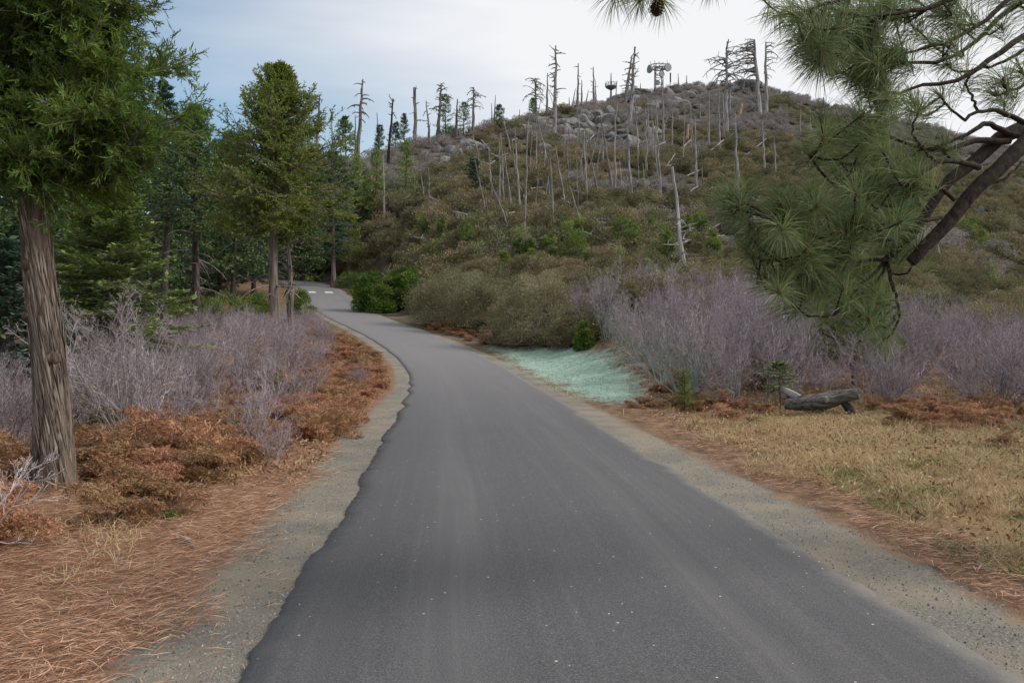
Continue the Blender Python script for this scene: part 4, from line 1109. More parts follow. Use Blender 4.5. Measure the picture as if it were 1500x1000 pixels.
def scatter(name, protos, P, rot, scl, idx, label, cat):
    """one stuff object: prototypes instanced on points"""
    me = bpy.data.meshes.new(name); me.vertices.add(len(P)); me.vertices.foreach_set('co', np.asarray(P, np.float32).ravel())
    for nme, arr, ty in (('rotz', rot, 'FLOAT'), ('scl', scl, 'FLOAT'), ('pick', idx, 'INT')):
        a = me.attributes.new(nme, ty, 'POINT'); a.data.foreach_set('value', np.asarray(arr, np.float32 if ty == 'FLOAT' else np.int32))
    for m_ in protos[0].materials: me.materials.append(m_)
    o = link(name, me); tag(o, label, cat, kind='stuff')
    ng = bpy.data.node_groups.new(name, 'GeometryNodeTree')
    ng.interface.new_socket('Geometry', in_out='INPUT', socket_type='NodeSocketGeometry'); ng.interface.new_socket('Geometry', in_out='OUTPUT', socket_type='NodeSocketGeometry')
    N = ng.nodes; gi = N.new('NodeGroupInput'); go = N.new('NodeGroupOutput')
    jn = N.new('GeometryNodeJoinGeometry')
    for pm in protos:
        po = bpy.data.objects.new(name + '_source', pm)
        oi = N.new('GeometryNodeObjectInfo'); oi.inputs['Object'].default_value = po
        gt = N.new('GeometryNodeGeometryToInstance'); ng.links.new(oi.outputs['Geometry'], gt.inputs[0]); ng.links.new(gt.outputs[0], jn.inputs[0])
    ip = N.new('GeometryNodeInstanceOnPoints'); ip.inputs['Pick Instance'].default_value = True
    def na(n_, ty):
        x = N.new('GeometryNodeInputNamedAttribute'); x.data_type = ty; x.inputs['Name'].default_value = n_; return x.outputs['Attribute']
    ng.links.new(gi.outputs[0], ip.inputs['Points']); ng.links.new(jn.outputs[0], ip.inputs['Instance'])
    ng.links.new(na('pick', 'INT'), ip.inputs['Instance Index'])
    cx = N.new('ShaderNodeCombineXYZ'); ng.links.new(na('rotz', 'FLOAT'), cx.inputs[2]); ng.links.new(cx.outputs[0], ip.inputs['Rotation'])
    ng.links.new(na('scl', 'FLOAT'), ip.inputs['Scale'])
    ng.links.new(ip.outputs[0], go.inputs[0])
    md = o.modifiers.new('scatter', 'NODES'); md.node_group = ng
    return o
rp = pts[rest]
grey = (vnoise(rp[:, 0] / 18, rp[:, 1] / 18, 88) + 0.004 * (rp[:, 1] - 110) + rng.normal(0, 0.12, len(rp))) > 0.68
idx = np.where(grey, rng.integers(0, 2, len(rp)), rng.integers(2, 6, len(rp)))
scatter('hillside_brush', far_protos, np.stack([rp[:, 0], rp[:, 1], zz[rest] - 0.1], 1), rng.random(len(rp)) * 6.28, 0.5 + 1.15 * rng.random(len(rp)) ** 1.6, idx, 'continuous brown and grey chaparral covering the upper hillside', 'brush')

# bright green bushes scattered in the brush, one by one
def bush_px(px, py, wpx, hpx, leafm, label, group=None, name='green_bush', lf=0.1, nleaf=2600, core='brush_core', seed=0, lift=0.15):
    g = hit(px, py, lift); u_ = g[1] / F
    w_ = wpx * u_; h_ = hpx * u_ + (lift + 0.45 if lift > 0.3 else 0)
    mb = brush_mb(w_, h_, 70 if w_ < 2.4 else 110, int(nleaf * 1.8), lf * 1.15, seed, w_ < 2.4, 40 if w_ < 2.4 else 90)
    o = mb.build(name, [M[leafm], M[core], M['twig']]); o.location = (g[0], g[1], g[2] - 0.05); o.rotation_euler = (0, 0, rng.random() * 6)
    tag(o, label, 'bush', group); return o
GB = [(910, 354, 24, 34), (841, 374, 32, 32), (927, 364, 18, 22), (1024, 342, 20, 28), (971, 364, 26, 30), (979, 378, 16, 24), (781, 396, 16, 22), (831, 346, 18, 20), (853, 342, 22, 20), (685, 362, 20, 26), (697, 345, 18, 24), (706, 364, 14, 20), (684, 358, 18, 28),
      (636, 386, 26, 26), (647, 356, 12, 24), (618, 342, 16, 18), (1008, 350, 16, 24), (738, 395, 16, 16), (806, 372, 16, 18), (1420, 345, 26, 18), (1440, 360, 22, 14), (955, 345, 14, 22), (760, 372, 14, 22), (776, 372, 13, 18), (1045, 365, 16, 20)]
for q, (px, py, w_, h_) in enumerate(GB):
    bush_px(px, py, w_ * 1.3, h_ * 1.15, 'bright_leaf', 'bright green leafy bush standing out in the olive-brown hillside brush', 'bright green bushes in the brush', seed=q, lf=0.13, nleaf=1500, lift=0.85)
for q, (px, py, w_, h_) in enumerate(((764, 362, 40, 26), (727, 364, 50, 20), (905, 378, 30, 10), (952, 408, 30, 14), (866, 378, 30, 12), (1405, 330, 30, 14), (960, 376, 26, 16), (1380, 340, 24, 12), (700, 372, 30, 14), (1450, 410, 26, 16))):
    bush_px(px, py, w_, h_, 'pale_leaf', 'pale grey-green low bush among the darker brush', 'pale green bushes in the brush', seed=40 + q, lf=0.10, nleaf=1500, lift=0.9)
for px, py, w_, h_, lab in ((548, 455, 60, 62, 'dense dark green bush of upright sprays at the right edge of the road bend'), (592, 448, 52, 66, 'taller dark green bush touching the roadside green bush on its uphill side')):
    bush_px(px, py, w_, h_, 'cedar_leaf', lab, seed=61 + px, lf=0.16, nleaf=10000)
bush_px(512, 420, 36, 24, 'bright_leaf', 'low green bush under the bluish fir by the road end', seed=71, lf=0.14, nleaf=1500)
bush_px(660, 470, 115, 84, 'olive_leaf', 'big rounded olive bush on the road bank above the small rock', seed=72, lf=0.075, nleaf=15000)
bush_px(712, 478, 100, 84, 'olive_leaf', 'olive-brown bush between two larger ones along the road bank', seed=73, lf=0.075, nleaf=13000)
bush_px(790, 497, 125, 106, 'olive_leaf', 'large grey-green bush behind the mint-coloured patch', seed=74, lf=0.06, nleaf=20000)
bush_px(625, 452, 60, 44, 'brush_leaf', 'brown bush squeezed behind the dark green roadside bush', seed=75, lf=0.08, nleaf=4000)
bush_px(728, 500, 50, 40, 'olive_leaf', 'small sage-green bush at the road edge in front of the olive bushes', seed=76, lf=0.05, nleaf=3000)
bush_px(856, 506, 24, 48, 'bright_leaf', 'dark green young conifer bush between the large bush and the grey thicket', seed=77, lf=0.12, nleaf=2500)
for px, py, w_, h_ in ((330, 470, 60, 46), (375, 468, 50, 44), (290, 476, 60, 40), (245, 480, 50, 40), (440, 462, 36, 42), (350, 476, 40, 30)):
    bush_px(px, py, w_, h_, 'bright_leaf', 'bright green leafy bush at the foot of the left-hand trees', 'green bushes under the left-hand trees', seed=px, lf=0.11, nleaf=2600)

# ------------------------------------------------------------------ leafless grey shrubs
tw_protos = [hang_leaves(bare_shrub_mb(1.5, 12 + 2 * q, 0.34 + 0.06 * q, 1.12, 0.009), 1.3, 0.9, 25 + 45 * (q % 3)).mesh('bare_shrub', [M['twig'], M['leaf_litter']]) for q in range(5)]
mint_protos = []
for q in range(2):
    me = tw_protos[q].copy(); me.materials[0] = M['mint_twig']; mint_protos.append(me)
def put_shrub(me, x, y, sc, label, group, name='bare_shrub'):
    o = link(name, me); o.location = (x, y, tz(x, y) - 0.02); o.rotation_euler = (rng.normal(0, 0.07), rng.normal(0, 0.07), rng.random() * 6.28)
    o.scale = (sc * (0.9 + 0.3 * rng.random()), sc * (0.9 + 0.3 * rng.random()), sc); tag(o, label, 'shrub', group); return o
cand_left, cand_right = [], []
yy = 9.5
while yy < 44:
    xx = -0.62 * yy - 2.0
    while True:
        x = xx + rng.normal(0, 0.3); y = yy + rng.normal(0, 0.3)
        lt, _, _ = road_lat([x], [y])
        if lt[0] > -4.7 + 0.07 * np.clip(y - 20, 0, 20): break
        if (y > 10.5 or x < -6.2) and not (abs(x - bx) < 0.6 and y < 9) :
            cand_left.append((x, y, (0.72 + 0.4 * rng.random()) * (0.8 if y > 24 else 1)))
        xx += 1.1 if yy < 18 else 1.35
        if xx > 0: break
    yy += 1.1 if yy < 18 else 1.5
big = bare_shrub_mb(2.0, 17, 0.40, 1.25, 0.0105).mesh('bare_shrub', M['pale_twig'])
put_shrub(big, -4.85, 10.0, 1.0, 'tall pale many-stemmed bare shrub right of the big brown trunk', None)
put_shrub(bare_shrub_mb(1.0, 9, 0.5, 0.9, 0.009).mesh('bare_shrub', M['pale_twig']), -3.62, 4.9, 0.95, 'thin pale bare twigs reaching in front of the ferns by the big trunk', None)
for x, y, sc in ((-3.75, 11.6, 0.62), (-3.3, 10.2, 0.5), (-4.1, 14.2, 0.65), (-4.4, 17.5, 0.7), (-3.9, 20, 0.5), (-2.8, 9.3, 0.42)):
    put_shrub(tw_protos[rng.integers(0, 5)], x, y, sc, 'small bare shrub standing alone among the rust ferns on the left verge', 'lone shrubs in the left ferns')
log_y = hit(1205, 607)[1]
for yy in np.concatenate([np.arange(11.5, 24, 1.05), np.arange(24, 37, 1.5)]):
    for xx in np.arange(2.0, 0.72 * yy + 3.5, 1.1):
        x = xx + rng.normal(0, 0.3); y = yy + rng.normal(0, 0.3)
        front = np.interp(x, [2.4, 4, 6.5, 8.5, 14], [18.0, 15.6, 14.6, 12.2, 11.0])
        lt, _, _ = road_lat([x], [y])
        m_ = poly_sd(np.array([x]), np.array([y]), mint_poly)[0]
        if y < front or lt[0] < 4.1 or m_ > -0.1: continue
        if 750 + F * x / y < 846: continue
        if 1120 < 750 + F * x / y < 1290 and y < log_y + 0.7: continue
        near_mint = m_ > -1.5
        me = mint_protos[rng.integers(0, 2)] if near_mint else tw_protos[rng.integers(0, 5)]
        pxs = 750 + F * x / y
        sc = (0.75 + 0.55 * rng.random()) * np.interp(pxs, [850, 1000, 1200, 1500], [1.15, 1.08, 0.92, 0.8])
        if near_mint:
            put_shrub(me, x, y, sc, 'leafless grey-purple shrub with mint-green dye on its lower twigs beside the sprayed patch', 'dyed shrubs beside the mint patch')
        else:
            cand_right.append((x, y, sc))
mass = []
for cand, nmax, lab, grp in ((cand_left, 125, 'leafless grey-purple shrub in the thicket along the left of the road', 'left thicket shrubs'), (cand_right, 135, 'leafless grey-purple shrub in the wide thicket right of the road', 'right thicket shrubs')):
    inview = [c for c in cand if -60 < 750 + F * c[0] / c[1] < 1560]
    inview.sort(key=lambda c: c[1])
    for c in inview[:nmax]: put_shrub(tw_protos[rng.integers(0, 5)], *c, lab, grp)
    mass += inview[nmax:]
mass = np.array(mass)
for c in [cand_right[q] for q in rng.permutation(len(cand_right))[:26]] + [cand_left[q] for q in rng.permutation(len(cand_left))[:12]]:
    o = link('thicket_bush', near_protos[rng.integers(0, 5)]); sc = 0.3 + 0.3 * rng.random()
    o.location = (c[0] + 0.4, c[1] - 0.3, tz(c[0] + 0.4, c[1] - 0.3) - 0.03); o.rotation_euler = (0, 0, rng.random() * 6.28); o.scale = (sc, sc, sc * 1.3)
    tag(o, 'small olive-brown leafy bush growing between the bare grey shrubs', 'bush', 'leafy bushes inside the thickets')
def thicket_mass():
    scatter('thicket', tw_protos, np.column_stack([mass[:, 0], mass[:, 1], terrain(mass[:, 0], mass[:, 1]) - 0.02]), rng.random(len(mass)) * 6.28, mass[:, 2], rng.integers(0, 5, len(mass)), 'hazy grey-purple mass of bare twigs at the back of the thickets', 'thicket')
thicket_mass()

# ------------------------------------------------------------------ dead bracken
def fern_mb(nf, L):
    mb = MB()
    for q in range(nf):
        a = rng.random() * 6.28; e = 0.65 + 0.85 * rng.random(); LL_ = L * (0.6 + 0.5 * rng.random())
        p = np.array([rng.normal(0, 0.04), rng.normal(0, 0.04), 0.0]); pts_ = [p]
        for z in range(10):
            p = p + LL_ / 10 * np.array([math.cos(a) * math.cos(e), math.sin(a) * math.cos(e), math.sin(e)]); e -= 0.12 + 0.10 * rng.random(); a += rng.normal(0, 0.12)
            p[2] = max(p[2], 0.015 + 0.02 * rng.random()); pts_.append(p)
        P = np.array(pts_)
        sticks(mb, P[:-1], P[1:], 0.004, 0.003, 3)
        T = nrm(np.gradient(P, axis=0)); S = nrm(np.cross(T, [0, 0, 1.0]) + 1e-4)
        m = 26; tt = np.linspace(2.2, 9.9, m); i0 = tt.astype(int).clip(0, 9); fr = (tt - i0)[:, None]
        B = P[i0] * (1 - fr) + P[np.minimum(i0 + 1, 10)] * fr
        for sg in (-1, 1):
            pl = LL_ * 0.30 * np.sin(np.clip((tt - 1) / 9.2, 0.08, 1) * math.pi) ** 0.7 + 0.02
            D = nrm(S[i0] * sg + T[i0] * 0.45 + rng.normal(0, 0.3, (m, 3)) + np.array([0, 0, -0.25]))
            rr = rng.random(m)
            for w_ in (0.0, 0.17, 0.33, 0.49, 0.64, 0.78):
                o_ = B + D * (pl * w_)[:, None]
                for g_ in (-1, 1):
                    S2 = nrm(np.cross(D, rdir(m, 1.5)))
                    leaves(mb, o_, nrm(D * 0.8 + S2 * g_ * 0.7 + rng.normal(0, 0.25, (m, 3))), rdir(m, 0.8), pl * (0.40 - 0.24 * w_), 0.010, 0, np.clip(rr + rng.normal(0, 0.1, m), 0, 1), 0.12)
    return mb
fern_p = [fern_mb(7, 0.62).mesh('dead_fern', M['fern']) for q in range(5)]
def put_fern(x, y, sc, label, group):
    o = link('dead_fern', fern_p[rng.integers(0, 5)]); o.location = (x, y, tz(x, y) - 0.01); o.rotation_euler = (rng.normal(0, 0.12), rng.normal(0, 0.12), rng.random() * 6.28); o.scale = (sc, sc, sc * (0.7 + 0.5 * rng.random()))
    tag(o, label, 'fern', group)
nf = 0
fern_mass = []
while nf < 185:
    y = 5.0 + 33 * rng.random() ** 1.05; x = -0.70 * y - 0.5 + rng.random() * 0.75 * y
    lt = road_lat([x], [y])[0][0]
    lo = -4.9 - 0.04 * y if y > 9 else -7
    hi = -2.5 - 0.008 * y if y > 11 else (-3.15 if y > 8.5 else -3.75)
    if not (lo < lt < hi) or np.hypot(x - bx, y - by) < 0.45 or (abs(x - bx * y / by) < 0.5 and y < by): continue
    put_fern(x, y, 0.55 + 0.8 * rng.random(), 'rust-brown dead bracken fern on the left verge', 'dead ferns of the left verge'); nf += 1
nf = 0
while nf < 112:
    y = 7 + 9.5 * rng.random(); x = 2.3 + rng.random() * 8
    lt = road_lat([x], [y])[0][0]
    front = np.interp(x, [2.4, 4, 6.5, 8.5, 14], [18.0, 15.6, 14.6, 12.2, 11.0])
    if lt < 3.0 or y > front + 0.6 or y < front - (0.3 + (3.0 if x < 5 else 5.5) * rng.random() ** 1.5) or poly_sd(np.array([x]), np.array([y]), mint_poly)[0] > -0.25: continue
    if 1135 < 750 + F * x / y < 1285 and log_y - 2.6 < y < log_y + 0.9: continue
    put_fern(x, y, 0.38 + 0.6 * rng.random(), 'rust-brown dead bracken in front of the right-hand thicket', 'dead ferns of the right verge'); nf += 1

for _ in range(6000):
    if len(fern_mass) > 420: break
    y = 6 + 32 * rng.random(); x = -0.62 * y + rng.random() * 0.62 * y
    lt = road_lat([x], [y])[0][0]
    if (-5.6 - 0.03 * y < lt < -2.55) and (y > 11 or lt < -3.5) and np.hypot(x - bx, y - by) > 0.6 and not (abs(x - bx * y / by) < 0.5 and y < by): fern_mass.append((x, y))
for _ in range(3000):
    if len(fern_mass) > 540: break
    y = 19 + 27 * rng.random(); x = -12 + 18 * rng.random(); lt = road_lat([x], [y])[0][0]
    if 2.7 < lt < 5.2 and poly_sd(np.array([x]), np.array([y]), mint_poly)[0] < -0.4: fern_mass.append((x, y))
fm = np.array(fern_mass)
scatter('fern_bed', fern_p, np.column_stack([fm, terrain(fm[:, 0], fm[:, 1]) - 0.01]), rng.random(len(fm)) * 6.28, 0.5 + 0.7 * rng.random(len(fm)), rng.integers(0, 5, len(fm)), 'tangled rust-brown bed of broken dead bracken along the road verges', 'ferns')

# ------------------------------------------------------------------ litter, grass
def scatter_pts(n, fn):
    out = []
    c = 0
    while c < n:
        P = fn(n); out.append(P); c += len(P)
    return np.concatenate(out)[:n]
def left_pts(n):
    y = 2.6 + 20 * rng.random(n) ** 2.0; x = -0.68 * y - 0.5 + rng.random(n) * (0.68 * y + 1.0)
    lt = road_lat(x, y)[0]
    e = -2.26 + (vnoise(x * 1.6, y * 1.6, 55) - 0.5) * 0.5
    k_ = (lt < e + np.abs(rng.normal(0, 0.07, n)))
    return np.stack([x, y], 1)[k_]
P2 = scatter_pts(52000, left_pts)
z = terrain(P2[:, 0], P2[:, 1]); n = len(P2)
a = rng.normal(0.5, 0.75, n); el = np.abs(rng.normal(0, 0.13, n))
D = np.stack([np.cos(a) * np.cos(el), np.sin(a) * np.cos(el), np.sin(el)], 1) * np.where(rng.random(n) < 0.5, 1, -1)[:, None]; D[:, 2] = np.abs(D[:, 2])
mb = MB(); leaves(mb, np.column_stack([P2, z + 0.006 + 0.02 * rng.random(n)]), D, rdir(n, 2.0), 0.11 + 0.1 * rng.random(n), 0.0042, 0, None, 0.06)
tag(mb.build('needle_litter', M['needle_litter']), 'carpet of fallen rust-coloured pine needles along the left verge', 'needles', kind='stuff')
def stray_pts(n):
    y = 2.8 + 13 * rng.random(n) ** 1.6; x = -3 + 3 * rng.random(n); lt = road_lat(x, y)[0]
    return np.stack([x, y], 1)[(lt > -2.3) & (lt < -1.72) & (rng.random(n) < 0.5)]
P2 = scatter_pts(420, stray_pts); z = terrain(P2[:, 0], P2[:, 1]); n = len(P2); a = rng.random(n) * 6.28
mb = MB(); leaves(mb, np.column_stack([P2, z + 0.008]), np.stack([np.cos(a), np.sin(a), 0.03 + 0 * a], 1), rdir(n, 2.0), 0.09 + 0.09 * rng.random(n), 0.0042, 0, None, 0.05)
tag(mb.build('stray_needles', M['needle_litter']), 'loose pine needles strewn over the left gravel shoulder', 'needles', kind='stuff')
def right_pts(n):
    y = 3.2 + 14 * rng.random(n) ** 1.3; x = 1.5 + rng.random(n) * (0.70 * y)
    lt = road_lat(x, y)[0]; e = 2.42 + (vnoise(x * 1.6, y * 1.6, 56) - 0.5) * 0.35
    return np.stack([x, y], 1)[(lt > e) & (lt < e + 0.55 + (y > 11) * 1.2)]
P2 = scatter_pts(11000, right_pts); z = terrain(P2[:, 0], P2[:, 1]); n = len(P2)
a = rng.normal(-0.6, 0.8, n)
D = np.stack([np.cos(a), np.sin(a), np.abs(rng.normal(0, 0.12, n))], 1)
mb = MB(); leaves(mb, np.column_stack([P2, z + 0.006 + 0.015 * rng.random(n)]), D, rdir(n, 2.0), 0.1 + 0.1 * rng.random(n), 0.0045, 0, None, 0.06)
tag(mb.build('needle_litter', M['needle_litter']), 'strip of fallen pine needles between the right gravel edge and the grass', 'needles', kind='stuff')
# dead broad leaves in the ferns on the right
def rleaf_pts(n):
    y = 5.5 + 13 * rng.random(n) ** 0.8; x = 1.5 + rng.random(n) * 0.68 * y
    lt = road_lat(x, y)[0]; return np.stack([x, y], 1)[(lt > 2.9) & (poly_sd(x, y, mint_poly) < -0.2)]
P2 = scatter_pts(9000, rleaf_pts); z = terrain(P2[:, 0], P2[:, 1]); n = len(P2)
mb = MB(); leaves(mb, np.column_stack([P2, z + 0.01 + 0.09 * rng.random(n) ** 2]), rdir(n, 0.1), rdir(n, 1.0), 0.035 + 0.045 * rng.random(n), 0.015 + 0.02 * rng.random(n), 0, None, 0.25)
tag(mb.build('leaf_litter', M['leaf_litter']), 'dry curled brown leaves strewn in front of the right thicket', 'leaves', kind='stuff')
def lleaf_pts(n):
    y = 8 + 33 * rng.random(n); x = -0.55 * y + rng.random(n) * 0.55 * y
    lt = road_lat(x, y)[0]; return np.stack([x, y], 1)[(lt < -2.3) & (lt > -7)]
P2 = scatter_pts(12000, lleaf_pts); z = terrain(P2[:, 0], P2[:, 1]); n = len(P2)
mb = MB(); leaves(mb, np.column_stack([P2, z + 0.01 + 0.12 * rng.random(n) ** 2]), rdir(n, 0.3), rdir(n, 0.6), 0.05 + 0.09 * rng.random(n), 0.012 + 0.02 * rng.random(n), 0, None, 0.25)
tag(mb.build('leaf_litter', M['leaf_litter']), 'dry brown leaf litter and broken fern bits along the left bend', 'leaves', kind='stuff')
# fibrous dyed mulch over the sprayed patch
def mint_pts(n):
    x = rng.uniform(mint_poly[:, 0].min() - 0.6, mint_poly[:, 0].max() + 0.6, n); y = rng.uniform(mint_poly[:, 1].min() - 0.6, mint_poly[:, 1].max() + 0.6, n)
    return np.stack([x, y], 1)[poly_sd(x, y, mint_poly) > rng.normal(-0.05, 0.3, n)]
P2 = scatter_pts(9000, mint_pts); z = terrain(P2[:, 0], P2[:, 1]); n = len(P2)
mb = MB(); leaves(mb, np.column_stack([P2, z + 0.003 + 0.04 * rng.random(n) ** 4]), rdir(n, 0.1), rdir(n, 1.2), 0.03 + 0.08 * rng.random(n), 0.005 + 0.01 * rng.random(n), 0, None, 0.1)
tag(mb.build('hydroseed_mulch', M['mint_mulch']), 'mint-green fibrous seeding mulch sprayed beside the road', 'mulch', kind='stuff')
# grass on the right verge
def grass_pts(n):
    y = 4 + 12.5 * rng.random(n) ** 1.2; x = 2.2 + rng.random(n) * (0.72 * y)
    lt = road_lat(x, y)[0]
    dens = vnoise(x * 1.1, y * 1.1, 61) * 0.6 + vnoise(x * 3, y * 3, 62) * 0.4
    return np.stack([x, y], 1)[(lt > 2.72 + (vnoise(x * 1.5, y * 1.5, 63) - 0.5) * 0.6 + 0.1 * np.maximum(y - 9, 0)) & (dens > 0.30 + 0.34 * rng.random(n))]
P2 = scatter_pts(75000, grass_pts); z = terrain(P2[:, 0], P2[:, 1]); n = len(P2)
gr = vnoise(P2[:, 0] * 1.7, P2[:, 1] * 1.7, 66) + rng.normal(0, 0.12, n) + 0.12 * (P2[:, 1] < 8)
ismix = gr > 0.68
flow = vnoise(P2[:, 0] * 2.6, P2[:, 1] * 2.6, 67) * 12 + rng.normal(0, 0.9, n)
ld = np.abs(rng.normal(0.75, 0.35, n))
D = nrm(np.stack([np.cos(flow) * ld + rng.normal(0, 0.35, n), np.sin(flow) * ld + rng.normal(0, 0.35, n), np.full(n, 0.55)], 1))
Lg = (0.04 + 0.13 * rng.random(n)) * (0.6 + 1.3 * vnoise(P2[:, 0] * 2, P2[:, 1] * 2, 68)) * np.where(ismix, 0.6, 1)
mb = MB(); Pg = np.column_stack([P2, z - 0.01])
leaves(mb, Pg[~ismix], D[~ismix], rdir((~ismix).sum(), 1.0), Lg[~ismix], 0.0036, 0, None, 0.15)
leaves(mb, Pg[ismix], D[ismix], rdir(ismix.sum(), 1.0), Lg[ismix], 0.0045, 1, None, 0.15)
tag(mb.build('dry_grass', [M['dry_grass'], M['green_grass']]), 'matted tan and green grass on the right verge', 'grass', kind='stuff')
nt_ = 260; y = 6.5 + 6.5 * rng.random(nt_); x = 3.2 + rng.random(nt_) * 0.62 * y; lt = road_lat(x, y)[0]
kk = lt > 3.1; x = np.repeat(x[kk], 34); y = np.repeat(y[kk], 34); n = len(x)
x = x + rng.normal(0, 0.05, n); y = y + rng.normal(0, 0.05, n)
mb = MB(); leaves(mb, np.column_stack([x, y, terrain(x, y) - 0.01]), rdir(n, 1.1), rdir(n, 1.0), 0.12 + 0.17 * rng.random(n), 0.004, 0, None, 0.12)
tag(mb.build('straw_tufts', M['dry_grass']), 'taller straw-coloured grass tufts standing in the right verge', 'grass', kind='stuff')
# tan grass tufts in the left ferns
def lg_pts(n):
    y = 4.5 + 14 * rng.random(n); x = -0.7 * y + rng.random(n) * 0.6 * y
    lt = road_lat(x, y)[0]; return np.stack([x, y], 1)[(lt < -3.0) & (vnoise(x * 2.2, y * 2.2, 64) > 0.62)]
P2 = scatter_pts(6000, lg_pts); z = terrain(P2[:, 0], P2[:, 1]); n = len(P2)
mb = MB(); leaves(mb, np.column_stack([P2, z]), nrm(rdir(n, 0.9)), rdir(n, 1.0), 0.08 + 0.12 * rng.random(n), 0.005, 0, None, 0.15)
tag(mb.build('dry_grass', M['dry_grass']), 'sparse tan grass between the left-hand ferns', 'grass', kind='stuff')
# loose gravel on both shoulders
def gravel_pts(n):
    y = 2.8 + 9 * rng.random(n) ** 1.8; x = -4 + 9 * rng.random(n)
    lt = np.abs(road_lat(x, y)[0]); return np.stack([x, y], 1)[(lt > 1.60 + 0.12 * rng.random(n)) & (lt < 2.5)]
P2 = scatter_pts(9000, gravel_pts); z = terrain(P2[:, 0], P2[:, 1]); n = len(P2)
oc = np.array([(1, 0, 0), (-1, 0, 0), (0, 1, 0), (0, -1, 0), (0, 0, 1), (0, 0, -1)], float); of = np.array([(0, 2, 4), (2, 1, 4), (1, 3, 4), (3, 0, 4), (2, 0, 5), (1, 2, 5), (3, 1, 5), (0, 3, 5)])
sz = 0.0035 + 0.007 * rng.random(n) ** 2
z = z + 0.022 * (np.abs(road_lat(P2[:, 0], P2[:, 1])[0]) < 1.66)
V = np.column_stack([P2, z])[:, None, :] + oc[None] * sz[:, None, None] * (0.6 + 0.8 * rng.random((n, 6, 1)))
mb = MB(); mb.add(V.reshape(-1, 3), (np.arange(n)[:, None, None] * 6 + of[None]).reshape(-1, 3), 0, np.repeat(rng.random(n), 8))
tag(mb.build('gravel', M['stone_chip']), 'loose grey gravel chips on the road shoulders', 'gravel', kind='stuff')

# ------------------------------------------------------------------ the pine whose boughs hang in from the right
PX0, PY0 = 4.75, 5.3
root = empty('pine_tree', (PX0, PY0, tz(PX0, PY0))); base_p = np.array(root.location)
tag(root, 'long-needled pine whose dark boughs hang over the right side of the road', 'tree')
mb = MB(); t = np.linspace(0, 1, 16)
tube(mb, np.stack([0.25 * t, 0.1 * t, -0.3 + 9.3 * t], 1), 0.26 * (1 - 0.8 * t) + 0.08 * np.exp(-t * 25), 14, rough=0.05); mb.build('trunk', M['pine_bark'], root, True)
def pp(px, py, d): return at(px, py, d) - base_p
def curve(pts_, n):
    P = np.asarray(pts_, float)
    if len(P) < 3: 
        t_ = np.linspace(0, 1, n)[:, None]; return P[0] * (1 - t_) + P[-1] * t_
    Q = np.concatenate([[2 * P[0] - P[1]], P, [2 * P[-1] - P[-2]]])
    c = catmull(Q, np.linalg.norm(P[-1] - P[0]) / n + 1e-3); return np.concatenate([c, P[-1:]])
limbs = []      # (path, r0, r1)
TR = np.array([0.05, 0.0, 0])
def limb(pts_, r0, r1): 
    P = curve(pts_, 16); P = P + rng.normal(0, 0.004, P.shape); limbs.append((P, r0, r1)); return P
d0 = 4.7
trunk_pt = lambda z: np.array([0.25 * (z + 0.3) / 9.3, 0.1 * (z + 0.3) / 9.3, z])
# thick limb with the sawn end
mainA = limb([trunk_pt(3.35), pp(1600, 130, 4.85), pp(1520, 192, 4.75), pp(1460, 250, d0), pp(1420, 288, d0), pp(1385, 328, d0), pp(1352, 364, d0), pp(1335, 384, d0)], 0.058, 0.034)
mainB = limb([trunk_pt(3.25), pp(1600, 150, 5.25), pp(1520, 178, 5.15), pp(1465, 203, 5.05), pp(1432, 233, 5.0), pp(1392, 263, 4.95), pp(1365, 300, 4.9), pp(1335, 345, 4.85), pp(1300, 378, 4.8)], 0.07, 0.018)
tips = []
def br(pts_, r0=0.016, r1=0.006, tuft=True):
    P = limb(pts_, r0, r1)
    if tuft: tips.append((P[-1], nrm(P[-1] - P[-4])))
    return P
T_ = lambda lst, da=4.7, db=4.5: [pp(x, y, da + (db - da) * k_ / max(len(lst) - 1, 1)) for k_, (x, y) in enumerate(lst)]
br(T_([(1477, 207), (1430, 207), (1377, 220), (1333, 213), (1300, 200), (1262, 186)], 5.0, 4.6), 0.022)
br(T_([(1490, 200), (1450, 182), (1425, 192), (1385, 212), (1340, 222)], 5.0, 4.8), 0.02)
br(T_([(1500, 180), (1468, 165), (1433, 163), (1415, 176), (1400, 168), (1377, 143)], 5.0, 4.8), 0.017)
br(T_([(1433, 163), (1428, 150), (1416, 128), (1420, 112)], 4.95, 4.85), 0.010)
br(T_([(1433, 247), (1400, 236), (1372, 238), (1337, 262), (1310, 268)], 4.7, 4.4), 0.019)
br(T_([(1398, 290), (1375, 275), (1340, 266), (1335, 268)], 4.6, 4.3), 0.014)
br(T_([(1540, 30), (1500, 53), (1450, 88), (1400, 118), (1353, 125), (1318, 135), (1275, 132)], 4.9, 4.5), 0.022)
br(T_([(1560, -60), (1490, -12), (1467, 10), (1423, 44), (1383, 63), (1340, 75), (1305, 78)], 4.7, 4.4), 0.02)
br(T_([(1520, -20), (1460, 30), (1430, 60), (1393, 84), (1350, 92), (1300, 92), (1262, 84)], 5.2, 4.7), 0.02)
br(T_([(1440, -25), (1380, 5), (1320, 18), (1270, 25), (1235, 20)], 4.6, 4.2), 0.018)
br(T_([(1420, -60), (1340, -25), (1280, -8), (1210, 5), (1165, 22)], 4.5, 4.1), 0.018)
br(T_([(1520, 60), (1490, 80), (1440, 100), (1405, 106), (1385, 96)], 5.2, 5.0), 0.014)
br(T_([(1550, 90), (1515, 112), (1490, 130), (1470, 128), (1468, 116)], 4.7, 4.5), 0.013)
br(T_([(1300, 378), (1247, 382), (1200, 367), (1180, 350)], 4.8, 4.5), 0.014)
